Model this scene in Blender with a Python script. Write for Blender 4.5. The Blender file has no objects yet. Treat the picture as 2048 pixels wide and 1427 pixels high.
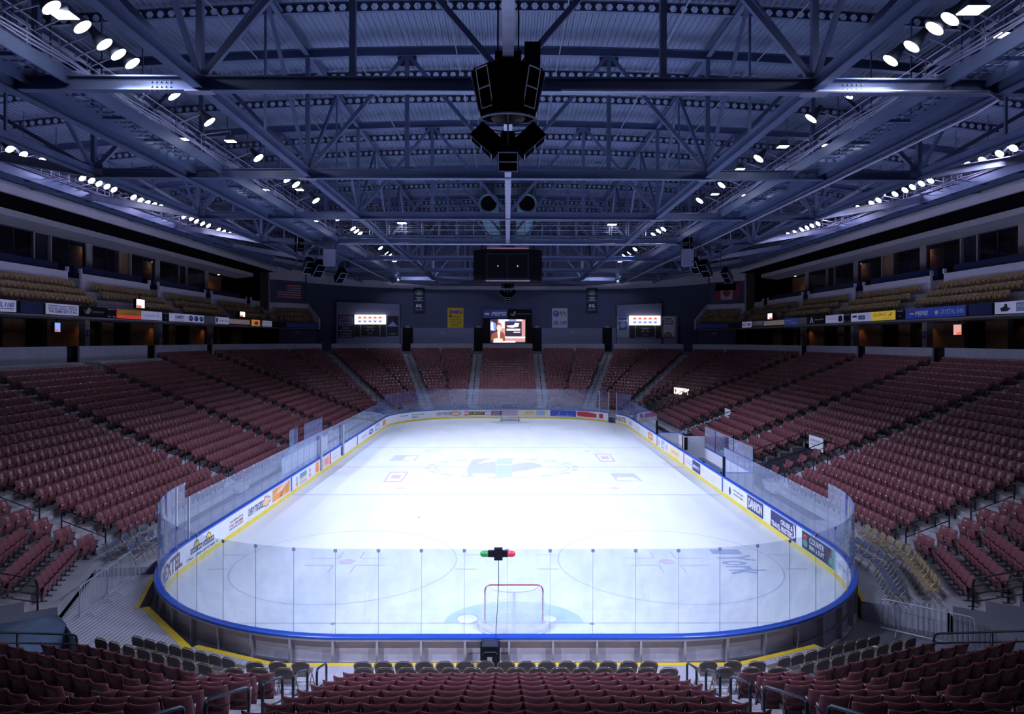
import bpy, math, random
import numpy as np
from mathutils import Vector, Matrix
random.seed(7)
S = bpy.context.scene
COL = S.collection
PI = math.pi

# ------------------------------------------------------------------ materials
def mat(name, c, rough=.5, metal=0., spec=.5, var=.12, scale=2.0, emit=None, es=0., bump=0., wave=None):
    m = bpy.data.materials.new(name); m.use_nodes = True
    nt = m.node_tree; N = nt.nodes; L = nt.links
    b = N['Principled BSDF']
    b.inputs['Roughness'].default_value = rough
    b.inputs['Metallic'].default_value = metal
    b.inputs['Specular IOR Level'].default_value = spec
    tc = N.new('ShaderNodeTexCoord')
    nz = N.new('ShaderNodeTexNoise'); nz.inputs['Scale'].default_value = scale; nz.inputs['Detail'].default_value = 2
    L.new(tc.outputs['Object'], nz.inputs['Vector'])
    cr = N.new('ShaderNodeValToRGB')
    cr.color_ramp.elements[0].position = .3; cr.color_ramp.elements[1].position = .7
    cr.color_ramp.elements[0].color = (*[x*(1-var) for x in c], 1)
    cr.color_ramp.elements[1].color = (*[min(1, x*(1+var)) for x in c], 1)
    L.new(nz.outputs['Fac'], cr.inputs['Fac'])
    out = cr.outputs['Color']
    if wave:                                   # fine grooves in a deck board: (axis, scale, depth)
        w = N.new('ShaderNodeTexWave'); w.bands_direction = wave[0]; w.inputs['Scale'].default_value = wave[1]
        L.new(tc.outputs['Object'], w.inputs['Vector'])
        bp = N.new('ShaderNodeBump'); bp.inputs['Strength'].default_value = wave[2]; bp.inputs['Distance'].default_value = .02
        L.new(w.outputs['Fac'], bp.inputs['Height']); L.new(bp.outputs['Normal'], b.inputs['Normal'])
    elif bump:
        n2 = N.new('ShaderNodeTexNoise'); n2.inputs['Scale'].default_value = scale*8
        L.new(tc.outputs['Object'], n2.inputs['Vector'])
        bp = N.new('ShaderNodeBump'); bp.inputs['Strength'].default_value = bump; bp.inputs['Distance'].default_value = .02
        L.new(n2.outputs['Fac'], bp.inputs['Height']); L.new(bp.outputs['Normal'], b.inputs['Normal'])
    L.new(out, b.inputs['Base Color'])
    if emit:
        b.inputs['Emission Color'].default_value = (*emit, 1); b.inputs['Emission Strength'].default_value = es
    return m

M = {}
def mk(k, *a, **kw): M[k] = mat(k, *a, **kw)
mk('maroon', (.17, .055, .066), .22, spec=.5, var=.10, scale=1.2)
mk('seat_metal', (.03, .035, .05), .4, .3)
mk('gold_seat', (.42, .28, .14), .45, var=.15, scale=1.0)
mk('concrete', (.34, .32, .36), .8, var=.18, scale=.6, bump=.1)
mk('concrete_dark', (.16, .16, .2), .8, var=.25, scale=.4)
mk('tread', (.42, .42, .48), .7, var=.1)
mk('black_rail', (.012, .014, .02), .35, .2)
mk('blue_rail', (.02, .035, .06), .3, .4)
mk('steel', (.13, .17, .33), .42, .25, var=.1, scale=.5)
mk('steel_dark', (.05, .06, .1), .5, .2)
mk('steel_pale', (.33, .34, .52), .4, .3)
mk('deck', (.20, .25, .42), .6, .1, var=.08, scale=.3)
mk('duct', (.28, .50, .62), .5, .2)
mk('black', (.006, .006, .009), .6, spec=.2)
mk('black_matte', (.004, .004, .006), 1., spec=.0)
mk('parapet', (.30, .29, .37), .8, var=.08)
mk('black_cloth', (.006, .006, .01), .9, spec=.1)
mk('white_trim', (.78, .74, .90), .7, var=.04)
mk('navy_wall', (.10, .112, .215), .8, var=.06, scale=.2)
mk('box_wall', (.23, .235, .40), .8, var=.05)
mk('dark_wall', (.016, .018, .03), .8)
mk('tan_wall', (.42, .24, .13), .7, var=.1)
mk('pillar', (.45, .40, .42), .7, var=.05)
mk('board_white', (.80, .82, .86), .35, var=.03)
mk('kick_yellow', (.82, .66, .06), .4, var=.06)
mk('cap_blue', (.03, .12, .62), .3, var=.06)
mk('board_back', (.72, .68, .80), .5, var=.1)
mk('alu', (.55, .54, .62), .38, .4, var=.08)
mk('alu_plank', (.52, .51, .60), .42, .25, var=.06, wave=('X', 2.2, .6))
mk('yellow_paint', (.80, .56, .03), .5, var=.08)
mk('post_white', (.8, .8, .84), .3, .3)
mk('red_paint', (.42, .03, .035), .35)
mk('net_white', (.8, .8, .82), .8)
mk('bronze', (.38, .29, .16), .3, .6)
mk('chair_panel', (.135, .115, .11), .4, .1)
mk('chair_tan', (.36, .26, .14), .45, .1)
mk('chair_blue', (.10, .12, .20), .4)
mk('tarp', (.07, .11, .18), .45, var=.2, scale=1.5, bump=.4)
mk('navy_ink', (.02, .03, .16), .5, var=.05)
mk('ink', (.015, .015, .03), .5, var=.05)
mk('grey_ink', (.32, .34, .42), .5, var=.05)
mk('red_ink', (.62, .03, .04), .5, var=.05)
mk('pink_ink', (.78, .30, .33), .5, var=.05)
mk('orange_ink', (.80, .30, .06), .5, var=.25, scale=1.5)
mk('peach_ink', (.85, .55, .38), .5, var=.15, scale=2)
mk('yellow_ink', (.82, .62, .08), .5, var=.05)
mk('lemon_ink', (.85, .76, .38), .5, var=.05)
mk('blue_ink', (.05, .10, .50), .5, var=.05)
mk('sky_ink', (.35, .45, .75), .5, var=.05)
mk('teal_ink', (.10, .34, .38), .5, var=.08)
mk('green_ink', (.12, .34, .26), .5, var=.08)
mk('white_ink', (.85, .85, .9), .5, var=.02)
mk('brown_ink', (.22, .09, .04), .5)
mk('beige_panel', (.55, .44, .40), .6, var=.05)
mk('blank_blue', (.02, .03, .11), .3)
mk('banner_yellow', (.75, .55, .03), .7, var=.04)
mk('banner_white', (.62, .62, .78), .7, var=.03)
mk('banner_navy', (.03, .04, .10), .8)
mk('flag_red', (.50, .06, .06), .8, var=.05)
mk('flag_blue', (.05, .07, .24), .8, var=.05)
mk('flag_white', (.62, .60, .74), .8, var=.03)
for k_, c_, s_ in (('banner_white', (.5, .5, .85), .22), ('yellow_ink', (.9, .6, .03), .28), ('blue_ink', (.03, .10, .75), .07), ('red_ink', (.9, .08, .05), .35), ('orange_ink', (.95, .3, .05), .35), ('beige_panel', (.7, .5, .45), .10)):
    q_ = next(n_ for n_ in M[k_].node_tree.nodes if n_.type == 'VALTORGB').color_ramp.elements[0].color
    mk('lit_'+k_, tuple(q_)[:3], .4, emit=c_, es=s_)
mk('mirror', (.8, .8, .85), .08, 1.0)
mk('skin_ink', (.42, .22, .14), .6)
# lamps and lit signs give off light
mk('lamp', (.9, .9, .95), .3, emit=(.93, .96, 1.), es=26)
mk('lamp_warm', (.9, .9, .9), .3, emit=(1., .95, .75), es=14)
mk('lit_white', (.9, .9, .9), .4, emit=(1., .97, .88), es=1.15)
mk('lit_red', (.8, .2, .15), .4, emit=(.95, .22, .14), es=.9)
mk('lit_blue', (.2, .3, .8), .4, emit=(.28, .38, .95), es=.8)
mk('scr_white', (.5, .5, .5), .4, emit=(1, .93, .95), es=1.3)
mk('scr_pink', (.5, .3, .3), .4, emit=(.95, .45, .42), es=.8)
mk('scr_brown', (.3, .1, .05), .4, emit=(.42, .13, .06), es=.8)
mk('scr_skin', (.5, .4, .3), .4, emit=(1, .80, .70), es=1.0)
mk('scr_dark', (.05, .05, .1), .4, emit=(.10, .05, .10), es=.5)
mk('scr_blue', (.1, .2, .5), .4, emit=(.30, .42, 1), es=.9)
mk('scr_red', (.5, .1, .05), .4, emit=(.95, .22, .10), es=.8)
mk('lamp_red', (.7, .05, .1), .3, emit=(1, .1, .15), es=.25)
mk('lamp_green', (.05, .4, .1), .3, emit=(.1, .6, .15), es=.12)

def glass(name, haze=.05, tint=(.93, .95, 1.), hazec=(.45, .5, .8)):
    m = bpy.data.materials.new(name); m.use_nodes = True
    nt = m.node_tree; N = nt.nodes; L = nt.links
    N.remove(N['Principled BSDF'])
    tr = N.new('ShaderNodeBsdfTransparent'); tr.inputs['Color'].default_value = (*tint, 1)
    df = N.new('ShaderNodeBsdfDiffuse'); df.inputs['Color'].default_value = (*hazec, 1)
    tl = N.new('ShaderNodeBsdfTranslucent'); tl.inputs['Color'].default_value = (*hazec, 1)
    ad = N.new('ShaderNodeMixShader'); ad.inputs['Fac'].default_value = .5
    L.new(df.outputs[0], ad.inputs[1]); L.new(tl.outputs[0], ad.inputs[2])
    nz = N.new('ShaderNodeTexNoise'); nz.inputs['Scale'].default_value = 1.5
    tc = N.new('ShaderNodeTexCoord'); L.new(tc.outputs['Object'], nz.inputs['Vector'])
    mt = N.new('ShaderNodeMath'); mt.operation = 'MULTIPLY'; mt.inputs[1].default_value = haze*2
    L.new(nz.outputs['Fac'], mt.inputs[0])
    m1 = N.new('ShaderNodeMixShader'); L.new(mt.outputs[0], m1.inputs['Fac'])
    L.new(tr.outputs[0], m1.inputs[1]); L.new(ad.outputs[0], m1.inputs[2])
    gl = N.new('ShaderNodeBsdfGlossy'); gl.inputs['Roughness'].default_value = .03; gl.inputs['Color'].default_value = (.80, .88, 1.0, 1)
    ge = N.new('ShaderNodeNewGeometry'); dt = N.new('ShaderNodeVectorMath'); dt.operation = 'DOT_PRODUCT'
    L.new(ge.outputs['Normal'], dt.inputs[0]); L.new(ge.outputs['Incoming'], dt.inputs[1])
    def mth(op, x, y):
        q = N.new('ShaderNodeMath'); q.operation = op
        for i, v in enumerate((x, y)):
            if v is None: continue
            if isinstance(v, (int, float)): q.inputs[i].default_value = v
            else: L.new(v, q.inputs[i])
        return q.outputs[0]
    ab = mth('ABSOLUTE', dt.outputs['Value'], None); f5 = mth('POWER', mth('SUBTRACT', 1.0, ab), 5.0)
    fr = mth('MULTIPLY_ADD', f5, .9); fr.node.inputs[2].default_value = .055
    m2 = N.new('ShaderNodeMixShader'); L.new(fr, m2.inputs['Fac'])
    L.new(m1.outputs[0], m2.inputs[1]); L.new(gl.outputs[0], m2.inputs[2])
    L.new(m2.outputs[0], N['Material Output'].inputs['Surface'])
    M[name] = m
glass('rink_glass', .085, (.95, .98, .993), (.36, .42, .92))
glass('suite_glass', .02, (.6, .62, .7), (.1, .1, .16))

def netting(name, k):
    m = bpy.data.materials.new(name); m.use_nodes = True
    nt = m.node_tree; N = nt.nodes; L = nt.links
    b = N['Principled BSDF']; b.inputs['Base Color'].default_value = (.8, .8, .85, 1); b.inputs['Roughness'].default_value = .8
    tc = N.new('ShaderNodeTexCoord'); sp = N.new('ShaderNodeSeparateXYZ'); L.new(tc.outputs['UV'], sp.inputs[0])
    def line(o):
        a = N.new('ShaderNodeMath'); a.operation = 'MULTIPLY'; a.inputs[1].default_value = k; L.new(o, a.inputs[0])
        f = N.new('ShaderNodeMath'); f.operation = 'FRACT'; L.new(a.outputs[0], f.inputs[0])
        g = N.new('ShaderNodeMath'); g.operation = 'LESS_THAN'; g.inputs[1].default_value = .24; L.new(f.outputs[0], g.inputs[0]); return g.outputs[0]
    mx = N.new('ShaderNodeMath'); mx.operation = 'MAXIMUM'
    L.new(line(sp.outputs[0]), mx.inputs[0]); L.new(line(sp.outputs[1]), mx.inputs[1])
    tr = N.new('ShaderNodeBsdfTransparent'); ms = N.new('ShaderNodeMixShader')
    L.new(mx.outputs[0], ms.inputs['Fac']); L.new(tr.outputs[0], ms.inputs[1]); L.new(b.outputs[0], ms.inputs[2])
    L.new(ms.outputs[0], N['Material Output'].inputs['Surface'])
    M[name] = m
netting('netting', 22.)

def ice_material():
    m = bpy.data.materials.new('ice'); m.use_nodes = True
    nt = m.node_tree; N = nt.nodes; L = nt.links
    b = N['Principled BSDF']
    tc = N.new('ShaderNodeTexCoord')
    n1 = N.new('ShaderNodeTexNoise'); n1.inputs['Scale'].default_value = .35; n1.inputs['Detail'].default_value = 6
    mp = N.new('ShaderNodeMapping'); mp.inputs['Scale'].default_value = (1.8, .6, 1)
    L.new(tc.outputs['Object'], mp.inputs['Vector']); L.new(mp.outputs[0], n1.inputs['Vector'])
    cr = N.new('ShaderNodeValToRGB')
    cr.color_ramp.elements[0].position = .35; cr.color_ramp.elements[1].position = .65
    cr.color_ramp.elements[0].color = (.76, .82, .86, 1); cr.color_ramp.elements[1].color = (.84, .87, .89, 1)
    L.new(n1.outputs['Fac'], cr.inputs['Fac']); L.new(cr.outputs[0], b.inputs['Base Color'])
    b.inputs['Roughness'].default_value = .42; b.inputs['Specular IOR Level'].default_value = .3
    M['ice'] = m
ice_material()
def ice_paint(k, c): mk(k, c, .42, spec=.3, var=.05, scale=3)
ice_paint('ice_red', (.60, .52, .60)); ice_paint('ice_blue', (.60, .66, .82)); ice_paint('ice_crease', (.52, .68, .78))
ice_paint('ice_spot', (.74, .64, .70)); ice_paint('ice_violet', (.60, .63, .74)); ice_paint('ice_teal', (.59, .69, .76)); ice_paint('ice_pink', (.68, .53, .60))
ice_paint('ice_line', (.55, .60, .74)); ice_paint('ice_york', (.44, .51, .69)); ice_paint('ice_ring', (.60, .62, .72)); ice_paint('ice_white', (.84, .87, .89))
ice_paint('ice_shaving', (.88, .90, .92))

# ------------------------------------------------------------------ camera model
F = 1342.0
CAM = Vector((0, -49.16, 9.28))
YAW, ROLL = .0065, .0018
R3 = (Matrix.Rotation(-YAW, 3, 'Z') @ Matrix.Rotation(PI/2, 3, 'X') @ Matrix.Rotation(ROLL, 3, 'Z'))
cam = bpy.data.cameras.new('camera'); co = bpy.data.objects.new('camera', cam); COL.objects.link(co)
co.matrix_world = Matrix.Translation(CAM) @ R3.to_4x4()
cam.sensor_width = 36; cam.lens = 36*F/2048; cam.shift_y = -33.5/2048; cam.clip_start = .1; cam.clip_end = 400
S.camera = co
R3I = R3.inverted()
def proj(p):
    q = R3I @ (Vector(p)-CAM)
    if q.z > -.2: return None
    return 1024+F*q.x/-q.z, 680-F*q.y/-q.z
def ray(px, py): return R3 @ Vector(((px-1024)/F, -(py-680)/F, -1))
def atY(px, py, Y): d = ray(px, py); return CAM + d*((Y-CAM.y)/d.y)
def atX(px, py, X): d = ray(px, py); return CAM + d*((X-CAM.x)/d.x)
def atZ(px, py, Z=0.): d = ray(px, py); return CAM + d*((Z-CAM.z)/d.z)

# ------------------------------------------------------------------ object helpers
def tag(o, label=None, cat=None, group=None, kind=None):
    if label: o['label'] = label
    if cat: o['category'] = cat
    if group: o['group'] = group
    if kind: o['kind'] = kind
    return o
OFF = {}
def thing(name, label, cat, loc=(0, 0, 0), group=None):
    o = bpy.data.objects.new(name, None); COL.objects.link(o); o.location = loc; o.empty_display_size = .2
    OFF[o] = Vector(loc)
    return tag(o, label, cat, group)
class MB:
    def __init__(s): s.v = []; s.f = []; s.uv = None
    def poly(s, pts):
        n = len(s.v); s.v += [tuple(p) for p in pts]; s.f.append(tuple(range(n, n+len(pts)))); return s
    def hexa(s, b, t):                       # bottom and top loops of equal length
        n = len(s.v); k = len(b); s.v += [tuple(p) for p in b]+[tuple(p) for p in t]
        s.f.append(tuple(range(n+k-1, n-1, -1))); s.f.append(tuple(range(n+k, n+2*k)))
        for i in range(k):
            j = (i+1) % k; s.f.append((n+i, n+j, n+k+j, n+k+i))
        return s
    def box(s, lo, hi):
        (a, b, c), (d, e, f) = lo, hi
        a, d = min(a, d), max(a, d); b, e = min(b, e), max(b, e); c, f = min(c, f), max(c, f)
        return s.hexa([(a, b, c), (d, b, c), (d, e, c), (a, e, c)], [(a, b, f), (d, b, f), (d, e, f), (a, e, f)])
    def bar(s, p, q, w, h, up=(0, 0, 1)):    # rectangular bar from p to q
        p, q = Vector(p), Vector(q); d = (q-p).normalized(); up = Vector(up)
        if abs(d.dot(up)) > .98: up = Vector((0, 1, 0)) if abs(d.y) < .9 else Vector((1, 0, 0))
        r = d.cross(up).normalized()*w/2; u = r.cross(d).normalized()*h/2
        return s.hexa([p-r-u, p+r-u, p+r+u, p-r+u], [q-r-u, q+r-u, q+r+u, q-r+u])
    def ibeam(s, p, q, w, h, t=.03, up=(0, 0, 1)):
        p, q = Vector(p), Vector(q); d = (q-p).normalized(); up = Vector(up)
        if abs(d.dot(up)) > .98: up = Vector((0, 1, 0))
        r = d.cross(up).normalized(); u = r.cross(d).normalized()
        s.bar(p+u*(h-t)/2, q+u*(h-t)/2, w, t, up); s.bar(p-u*(h-t)/2, q-u*(h-t)/2, w, t, up); s.bar(p, q, t, h-2*t, up); return s
    def tube(s, pts, r, n=6, closed=False):
        pts = [Vector(p) for p in pts]; k = len(pts); base = len(s.v); prev = None
        for i, p in enumerate(pts):
            a = pts[(i-1) % k] if (i or closed) else p; b = pts[(i+1) % k] if (i < k-1 or closed) else p
            d = (b-a).normalized()
            if prev is None:
                up = Vector((0, 0, 1)) if abs(d.z) < .9 else Vector((1, 0, 0))
                prev = d.cross(up).normalized()
            x = (prev - d*prev.dot(d)).normalized(); prev = x; y = d.cross(x)
            for j in range(n):
                t = 2*PI*j/n; s.v.append(tuple(p+x*r*math.cos(t)+y*r*math.sin(t)))
        for i in range(k if closed else k-1):
            for j in range(n):
                a = base+i*n+j; b = base+i*n+(j+1) % n; c = base+((i+1) % k)*n+(j+1) % n; d = base+((i+1) % k)*n+j
                s.f.append((a, b, c, d))
        if not closed:
            s.f.append(tuple(base+j for j in range(n-1, -1, -1))); s.f.append(tuple(base+(k-1)*n+j for j in range(n)))
        return s
    def lathe(s, o, ax, prof, n=12):         # profile of (radius, height) along axis ax from o
        o, ax = Vector(o), Vector(ax).normalized(); up = Vector((0, 0, 1)) if abs(ax.z) < .9 else Vector((1, 0, 0))
        x = ax.cross(up).normalized(); y = ax.cross(x); b = len(s.v)
        for r, h in prof:
            for j in range(n): t = 2*PI*j/n; s.v.append(tuple(o+ax*h+x*r*math.cos(t)+y*r*math.sin(t)))
        for i in range(len(prof)-1):
            for j in range(n): s.f.append((b+i*n+j, b+i*n+(j+1) % n, b+(i+1)*n+(j+1) % n, b+(i+1)*n+j))
        s.f.append(tuple(b+j for j in range(n-1, -1, -1))); s.f.append(tuple(b+(len(prof)-1)*n+j for j in range(n)))
        return s
    def build(s, name, m, parent=None, smooth=False, recenter=True):
        off = Vector((0, 0, 0))
        if parent is not None: off = OFF.get(parent, Vector((0, 0, 0)))
        elif recenter and s.v:
            a = np.array(s.v); lo, hi = a.min(0), a.max(0); off = Vector(((lo[0]+hi[0])/2, (lo[1]+hi[1])/2, lo[2]))
        me = bpy.data.meshes.new(name)
        me.from_pydata([(x-off.x, y-off.y, z-off.z) for x, y, z in s.v], [], s.f)
        if smooth: me.shade_smooth()
        me.materials.append(M[m] if isinstance(m, str) else m)
        o = bpy.data.objects.new(name, me); COL.objects.link(o)
        if parent is not None: o.parent = parent; OFF[o] = off
        else: o.location = off; OFF[o] = off
        return o
def struct(o): o['kind'] = 'structure'; return o
def copy_tree(src, parent=None):
    c = src.copy(); COL.objects.link(c)
    if parent is not None: c.parent = parent
    for ch in KIDS.get(src, ()): copy_tree(ch, c)
    return c
KIDS = {}
def note_kids(root, kids): KIDS[root] = kids

ORD = ('first second third fourth fifth sixth seventh eighth ninth tenth eleventh twelfth thirteenth fourteenth fifteenth sixteenth '
       'seventeenth eighteenth nineteenth twentieth').split()
def nth(i):
    if i < 20: return ORD[i]
    tens = ('twenty', 'thirty', 'forty', 'fifty', 'sixty', 'seventy', 'eighty', 'ninety')[(i+1)//10-2]
    one = (i+1) % 10
    return tens.replace('y', 'ieth') if one == 0 else tens+'-'+ORD[one-1]

# ------------------------------------------------------------------ lettering: outlines of text as flat meshes
TCACHE = {}
def text_mesh(txt, bold=0., shear=0.):
    key = (txt, bold, shear)
    if key in TCACHE: return TCACHE[key]
    cu = bpy.data.curves.new('t', 'FONT'); cu.body = txt; cu.resolution_u = 2; cu.fill_mode = 'FRONT'; cu.offset = bold; cu.shear = shear
    ob = ev = bpy.data.objects.new('t', cu); me = ev.to_mesh()
    v = [(p.co.x, p.co.y) for p in me.vertices]; f = [tuple(p.vertices) for p in me.polygons]
    ev.to_mesh_clear(); bpy.data.objects.remove(ob); bpy.data.curves.remove(cu)
    if not v: v, f = [(0, 0), (1, 0), (1, 1)], [(0, 1, 2)]
    xs = [p[0] for p in v]; ys = [p[1] for p in v]
    x0, x1, y0, y1 = min(xs), max(xs), min(ys), max(ys)
    v = [((x-x0)/(x1-x0), (y-y0)/(y1-y0)) for x, y in v]       # normalised to the unit square
    TCACHE[key] = (v, f); return v, f
def add_flat(mb, v2, f, fn):
    n = len(mb.v); mb.v += [tuple(fn(x, y)) for x, y in v2]; mb.f += [tuple(n+i for i in q) for q in f]
def rect2(x0, y0, x1, y1, k=1):
    v = []; f = []
    for i in range(k+1):
        x = x0+(x1-x0)*i/k; v += [(x, y0), (x, y1)]
        if i: a = 2*i-2; f.append((a, a+2, a+3, a+1))
    return v, f
def ell2(cx, cy, rx, ry, n=20, a0=0., a1=2*PI):
    v = [(cx+rx*math.cos(a0+(a1-a0)*i/n), cy+ry*math.sin(a0+(a1-a0)*i/n)) for i in range(n+(0 if a1-a0 > 6.2 else 1))]
    return v, [tuple(range(len(v)))]
def ring2(cx, cy, rx, ry, w, n=24, a0=0., a1=2*PI):
    v = []; f = []
    for i in range(n+1):
        a = a0+(a1-a0)*i/n; c, s_ = math.cos(a), math.sin(a)
        v += [(cx+(rx-w)*c, cy+(ry-w)*s_), (cx+rx*c, cy+ry*s_)]
        if i: k = 2*i-2; f.append((k, k+1, k+3, k+2))
    return v, f
class Plane:                                  # a flat frame: origin, right, up, normal (towards the viewer)
    def __init__(s, o, r, u): s.o, s.r, s.u = Vector(o), Vector(r).normalized(), Vector(u).normalized(); s.n = s.r.cross(s.u)
    def fn(s, lift): return lambda x, y: s.o+s.r*x+s.u*y+s.n*lift
def art(pl, items, parent):
    """items: (kind, material, name, args...) laid over each other, each a flat part of the sign"""
    for i, it in enumerate(items):
        k, m, nm, a = it[0], it[1], it[2], it[3:]
        mb = MB(); fn = pl.fn(.012+.006*i) if not callable(pl) else pl(.004+.002*i)
        if k == 'r': v, f = rect2(*a[:4], k=a[4] if len(a) > 4 else 1)
        elif k == 'e': v, f = ell2(*a)
        elif k == 'o': v, f = ring2(*a)
        elif k == 'p': v, f = list(a[0]), [tuple(range(len(a[0])))]
        elif k == 't':
            txt, x0, y0, x1, y1 = a[:5]; v, f = text_mesh(txt, *(a[5:7])); v = [(x0+(x1-x0)*x, y0+(y1-y0)*y) for x, y in v]
        add_flat(mb, v, f, fn); mb.build(nm, m, parent)
# ------------------------------------------------------------------ rink outline: s runs counter-clockwise from the middle of the near end
HX, HY, RR = 12.95, 30.48, 8.53
A_, B_, Q_ = HX-RR, HY-RR, RR*PI/2
LEN = 4*A_+4*B_+4*Q_
SEG = [('l', A_, (0, -HY), (1, 0)), ('a', Q_, (A_, -B_), -PI/2), ('l', 2*B_, (HX, -B_), (0, 1)), ('a', Q_, (A_, B_), 0),
       ('l', 2*A_, (A_, HY), (-1, 0)), ('a', Q_, (-A_, B_), PI/2), ('l', 2*B_, (-HX, B_), (0, -1)), ('a', Q_, (-A_, -B_), PI),
       ('l', A_, (-A_, -HY), (1, 0))]
def rink(s, off=0., z=0.):
    s %= LEN
    for k, n, o, d in SEG:
        if s <= n+1e-6:
            if k == 'l':
                nx, ny = d[1], -d[0]
                return Vector((o[0]+d[0]*s+nx*off, o[1]+d[1]*s+ny*off, z))
            t = d+s/RR
            return Vector((o[0]+(RR+off)*math.cos(t), o[1]+(RR+off)*math.sin(t), z))
        s -= n
    return rink(0, off, z)
def s_right(y): return A_+Q_+B_+y
def s_left(y): return A_+Q_+2*B_+Q_+2*A_+Q_+B_-y
def s_far(x): return A_+Q_+2*B_+Q_+A_-x
def s_of(px, lo, hi, z=.6):
    best = None
    for i in range(401):
        s = lo+(hi-lo)*i/400; q = proj(rink(s, 0, z))
        if q and (best is None or abs(q[0]-px) < best[0]): best = (abs(q[0]-px), s)
    return best[1]
def sweep(mb, s0, s1, prof, step=.62):
    """closed profile of (offset, height) swept along the rink outline"""
    n = max(1, int(math.ceil((s1-s0)/step))); b = len(mb.v); k = len(prof)
    for i in range(n+1):
        s = s0+(s1-s0)*i/n
        for o, z in prof: mb.v.append(tuple(rink(s, o, z)))
    for i in range(n):
        for j in range(k):
            mb.f.append((b+i*k+j, b+i*k+(j+1) % k, b+(i+1)*k+(j+1) % k, b+(i+1)*k+j))
    mb.f.append(tuple(b+j for j in range(k-1, -1, -1))); mb.f.append(tuple(b+n*k+j for j in range(k)))
    return mb
def rectp(o0, o1, z0, z1): return [(o0, z0), (o1, z0), (o1, z1), (o0, z1)]

# ice sheet and its painted markings
mb = MB(); n = 160
mb.hexa([rink(LEN*i/n, .04, -.1) for i in range(n)], [rink(LEN*i/n, .04, 0) for i in range(n)])
ICE = tag(mb.build('floor_ice', 'ice', recenter=False), kind='structure')
def icepaint(name, m, shapes, z=.004):
    mb = MB()
    for v, f in shapes: add_flat(mb, v, f, lambda x, y: (x, y, z))
    mb.build(name, m, ICE)
G = lambda px, py: tuple(atZ(px, py, 0.))[:2]
def quad_(pts): return list(pts), [tuple(range(len(pts)))]
def clipx(y): return HX if abs(y) < B_ else A_+math.sqrt(max(0, RR*RR-(abs(y)-B_)**2))
icepaint('goal_line', 'ice_red', [rect2(-clipx(y), y-.03, clipx(y), y+.03) for y in (-27.13, 27.13)])
icepaint('blue_line', 'ice_line', [rect2(-HX, y-.10, HX, y+.10) for y in (-8.84, 8.84)])
icepaint('centre_line', 'ice_red', [rect2(-HX, -.07, HX, .07)])
circ = []
for sx in (-1, 1):
    for sy in (-1, 1): circ.append(ring2(sx*6.71, sy*21.03, 4.6, 4.6, .055, 72))
icepaint('faceoff_circle', 'ice_line', circ)
dots = []; hash_ = []
for sx in (-1, 1):
    for sy in (-1, 1):
        cx, cy = sx*6.71, sy*21.03
        dots.append(ell2(cx, cy, .34, .34)); dots.append(ell2(cx, sy*7.1, .3, .3))
        for a in (-1, 1):
            for b in (-1, 1):
                hash_.append(rect2(cx+a*.45, cy+b*.45-.025, cx+a*1.65, cy+b*.45+.025))
                hash_.append(rect2(cx+a*.45-.025, cy+b*.45, cx+a*.45+.025, cy+b*1.35))
            for b in (-.9, .9): hash_.append(rect2(cx+a*4.6, cy+b-.03, cx+a*5.5, cy+b+.03))
icepaint('faceoff_spot', 'ice_spot', dots, .006)
icepaint('hash_mark', 'ice_red', hash_, .006)
for sy, gx in ((-1, .22), (1, .3)):
    ar = [(gx+2.3*math.cos(t*PI/20), sy*27.13-sy*1.83*math.sin(t*PI/20)) for t in range(21)]
    if sy > 0: ar = ar[::-1]
    icepaint('goal_crease', 'ice_crease', [quad_(ar)], .007)
# centre emblem under the ice: ring of lettering dashes, a violet shape crossed by a teal block
ring_pts = []
for t in range(0, 360, 4):
    if t % 20 in (0, 4, 8): 
        a0 = math.radians(t); a1 = math.radians(t+2.6)
        ring_pts.append(ring2(-.4, -.2, 5.6, 3.9, .42, 2, a0, a1))
icepaint('centre_ring', 'ice_ring', ring_pts+[ring2(-.4, -.2, 4.9, 3.3, .08, 60)])
def imgpoly(pts): return quad_([G(750+x*.2539, 880+y*.254) for x, y in pts])
icepaint('centre_emblem', 'ice_violet', [imgpoly(p) for p in (
    [(722, 236), (735, 284), (765, 284), (770, 258), (950, 258), (950, 168), (860, 178), (800, 190), (905, 140), (765, 152)],
    [(1080, 250), (1200, 232), (1300, 210), (1315, 196), (1240, 172), (1170, 178), (1080, 192)])], .006)
icepaint('emblem_block', 'ice_teal', [imgpoly(p) for p in ([(948, 290), (1080, 290), (1080, 195), (955, 195)], [(955, 185), (1080, 185), (1078, 142), (960, 142)])], .009)
for pts, mm in (([(62, 330), (120, 248), (268, 248), (210, 330)], 'ice_pink'), ([(1728, 108), (1850, 108), (1895, 168), (1775, 168)], 'ice_pink')):
    q = imgpoly(pts)[0]; c = (sum(p[0] for p in q)/4, sum(p[1] for p in q)/4)
    inn = [(c[0]+(p[0]-c[0])*.8, c[1]+(p[1]-c[1])*.8) for p in q]
    in2 = [(c[0]+(p[0]-c[0])*.5, c[1]+(p[1]-c[1])*.35) for p in q]
    icepaint('ice_logo_frame', 'ice_pink', [quad_(q)], .006); icepaint('ice_logo_field', 'ice_white', [quad_(inn)], .008)
    icepaint('ice_logo_word', 'ice_pink', [quad_(in2)], .010)
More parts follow.
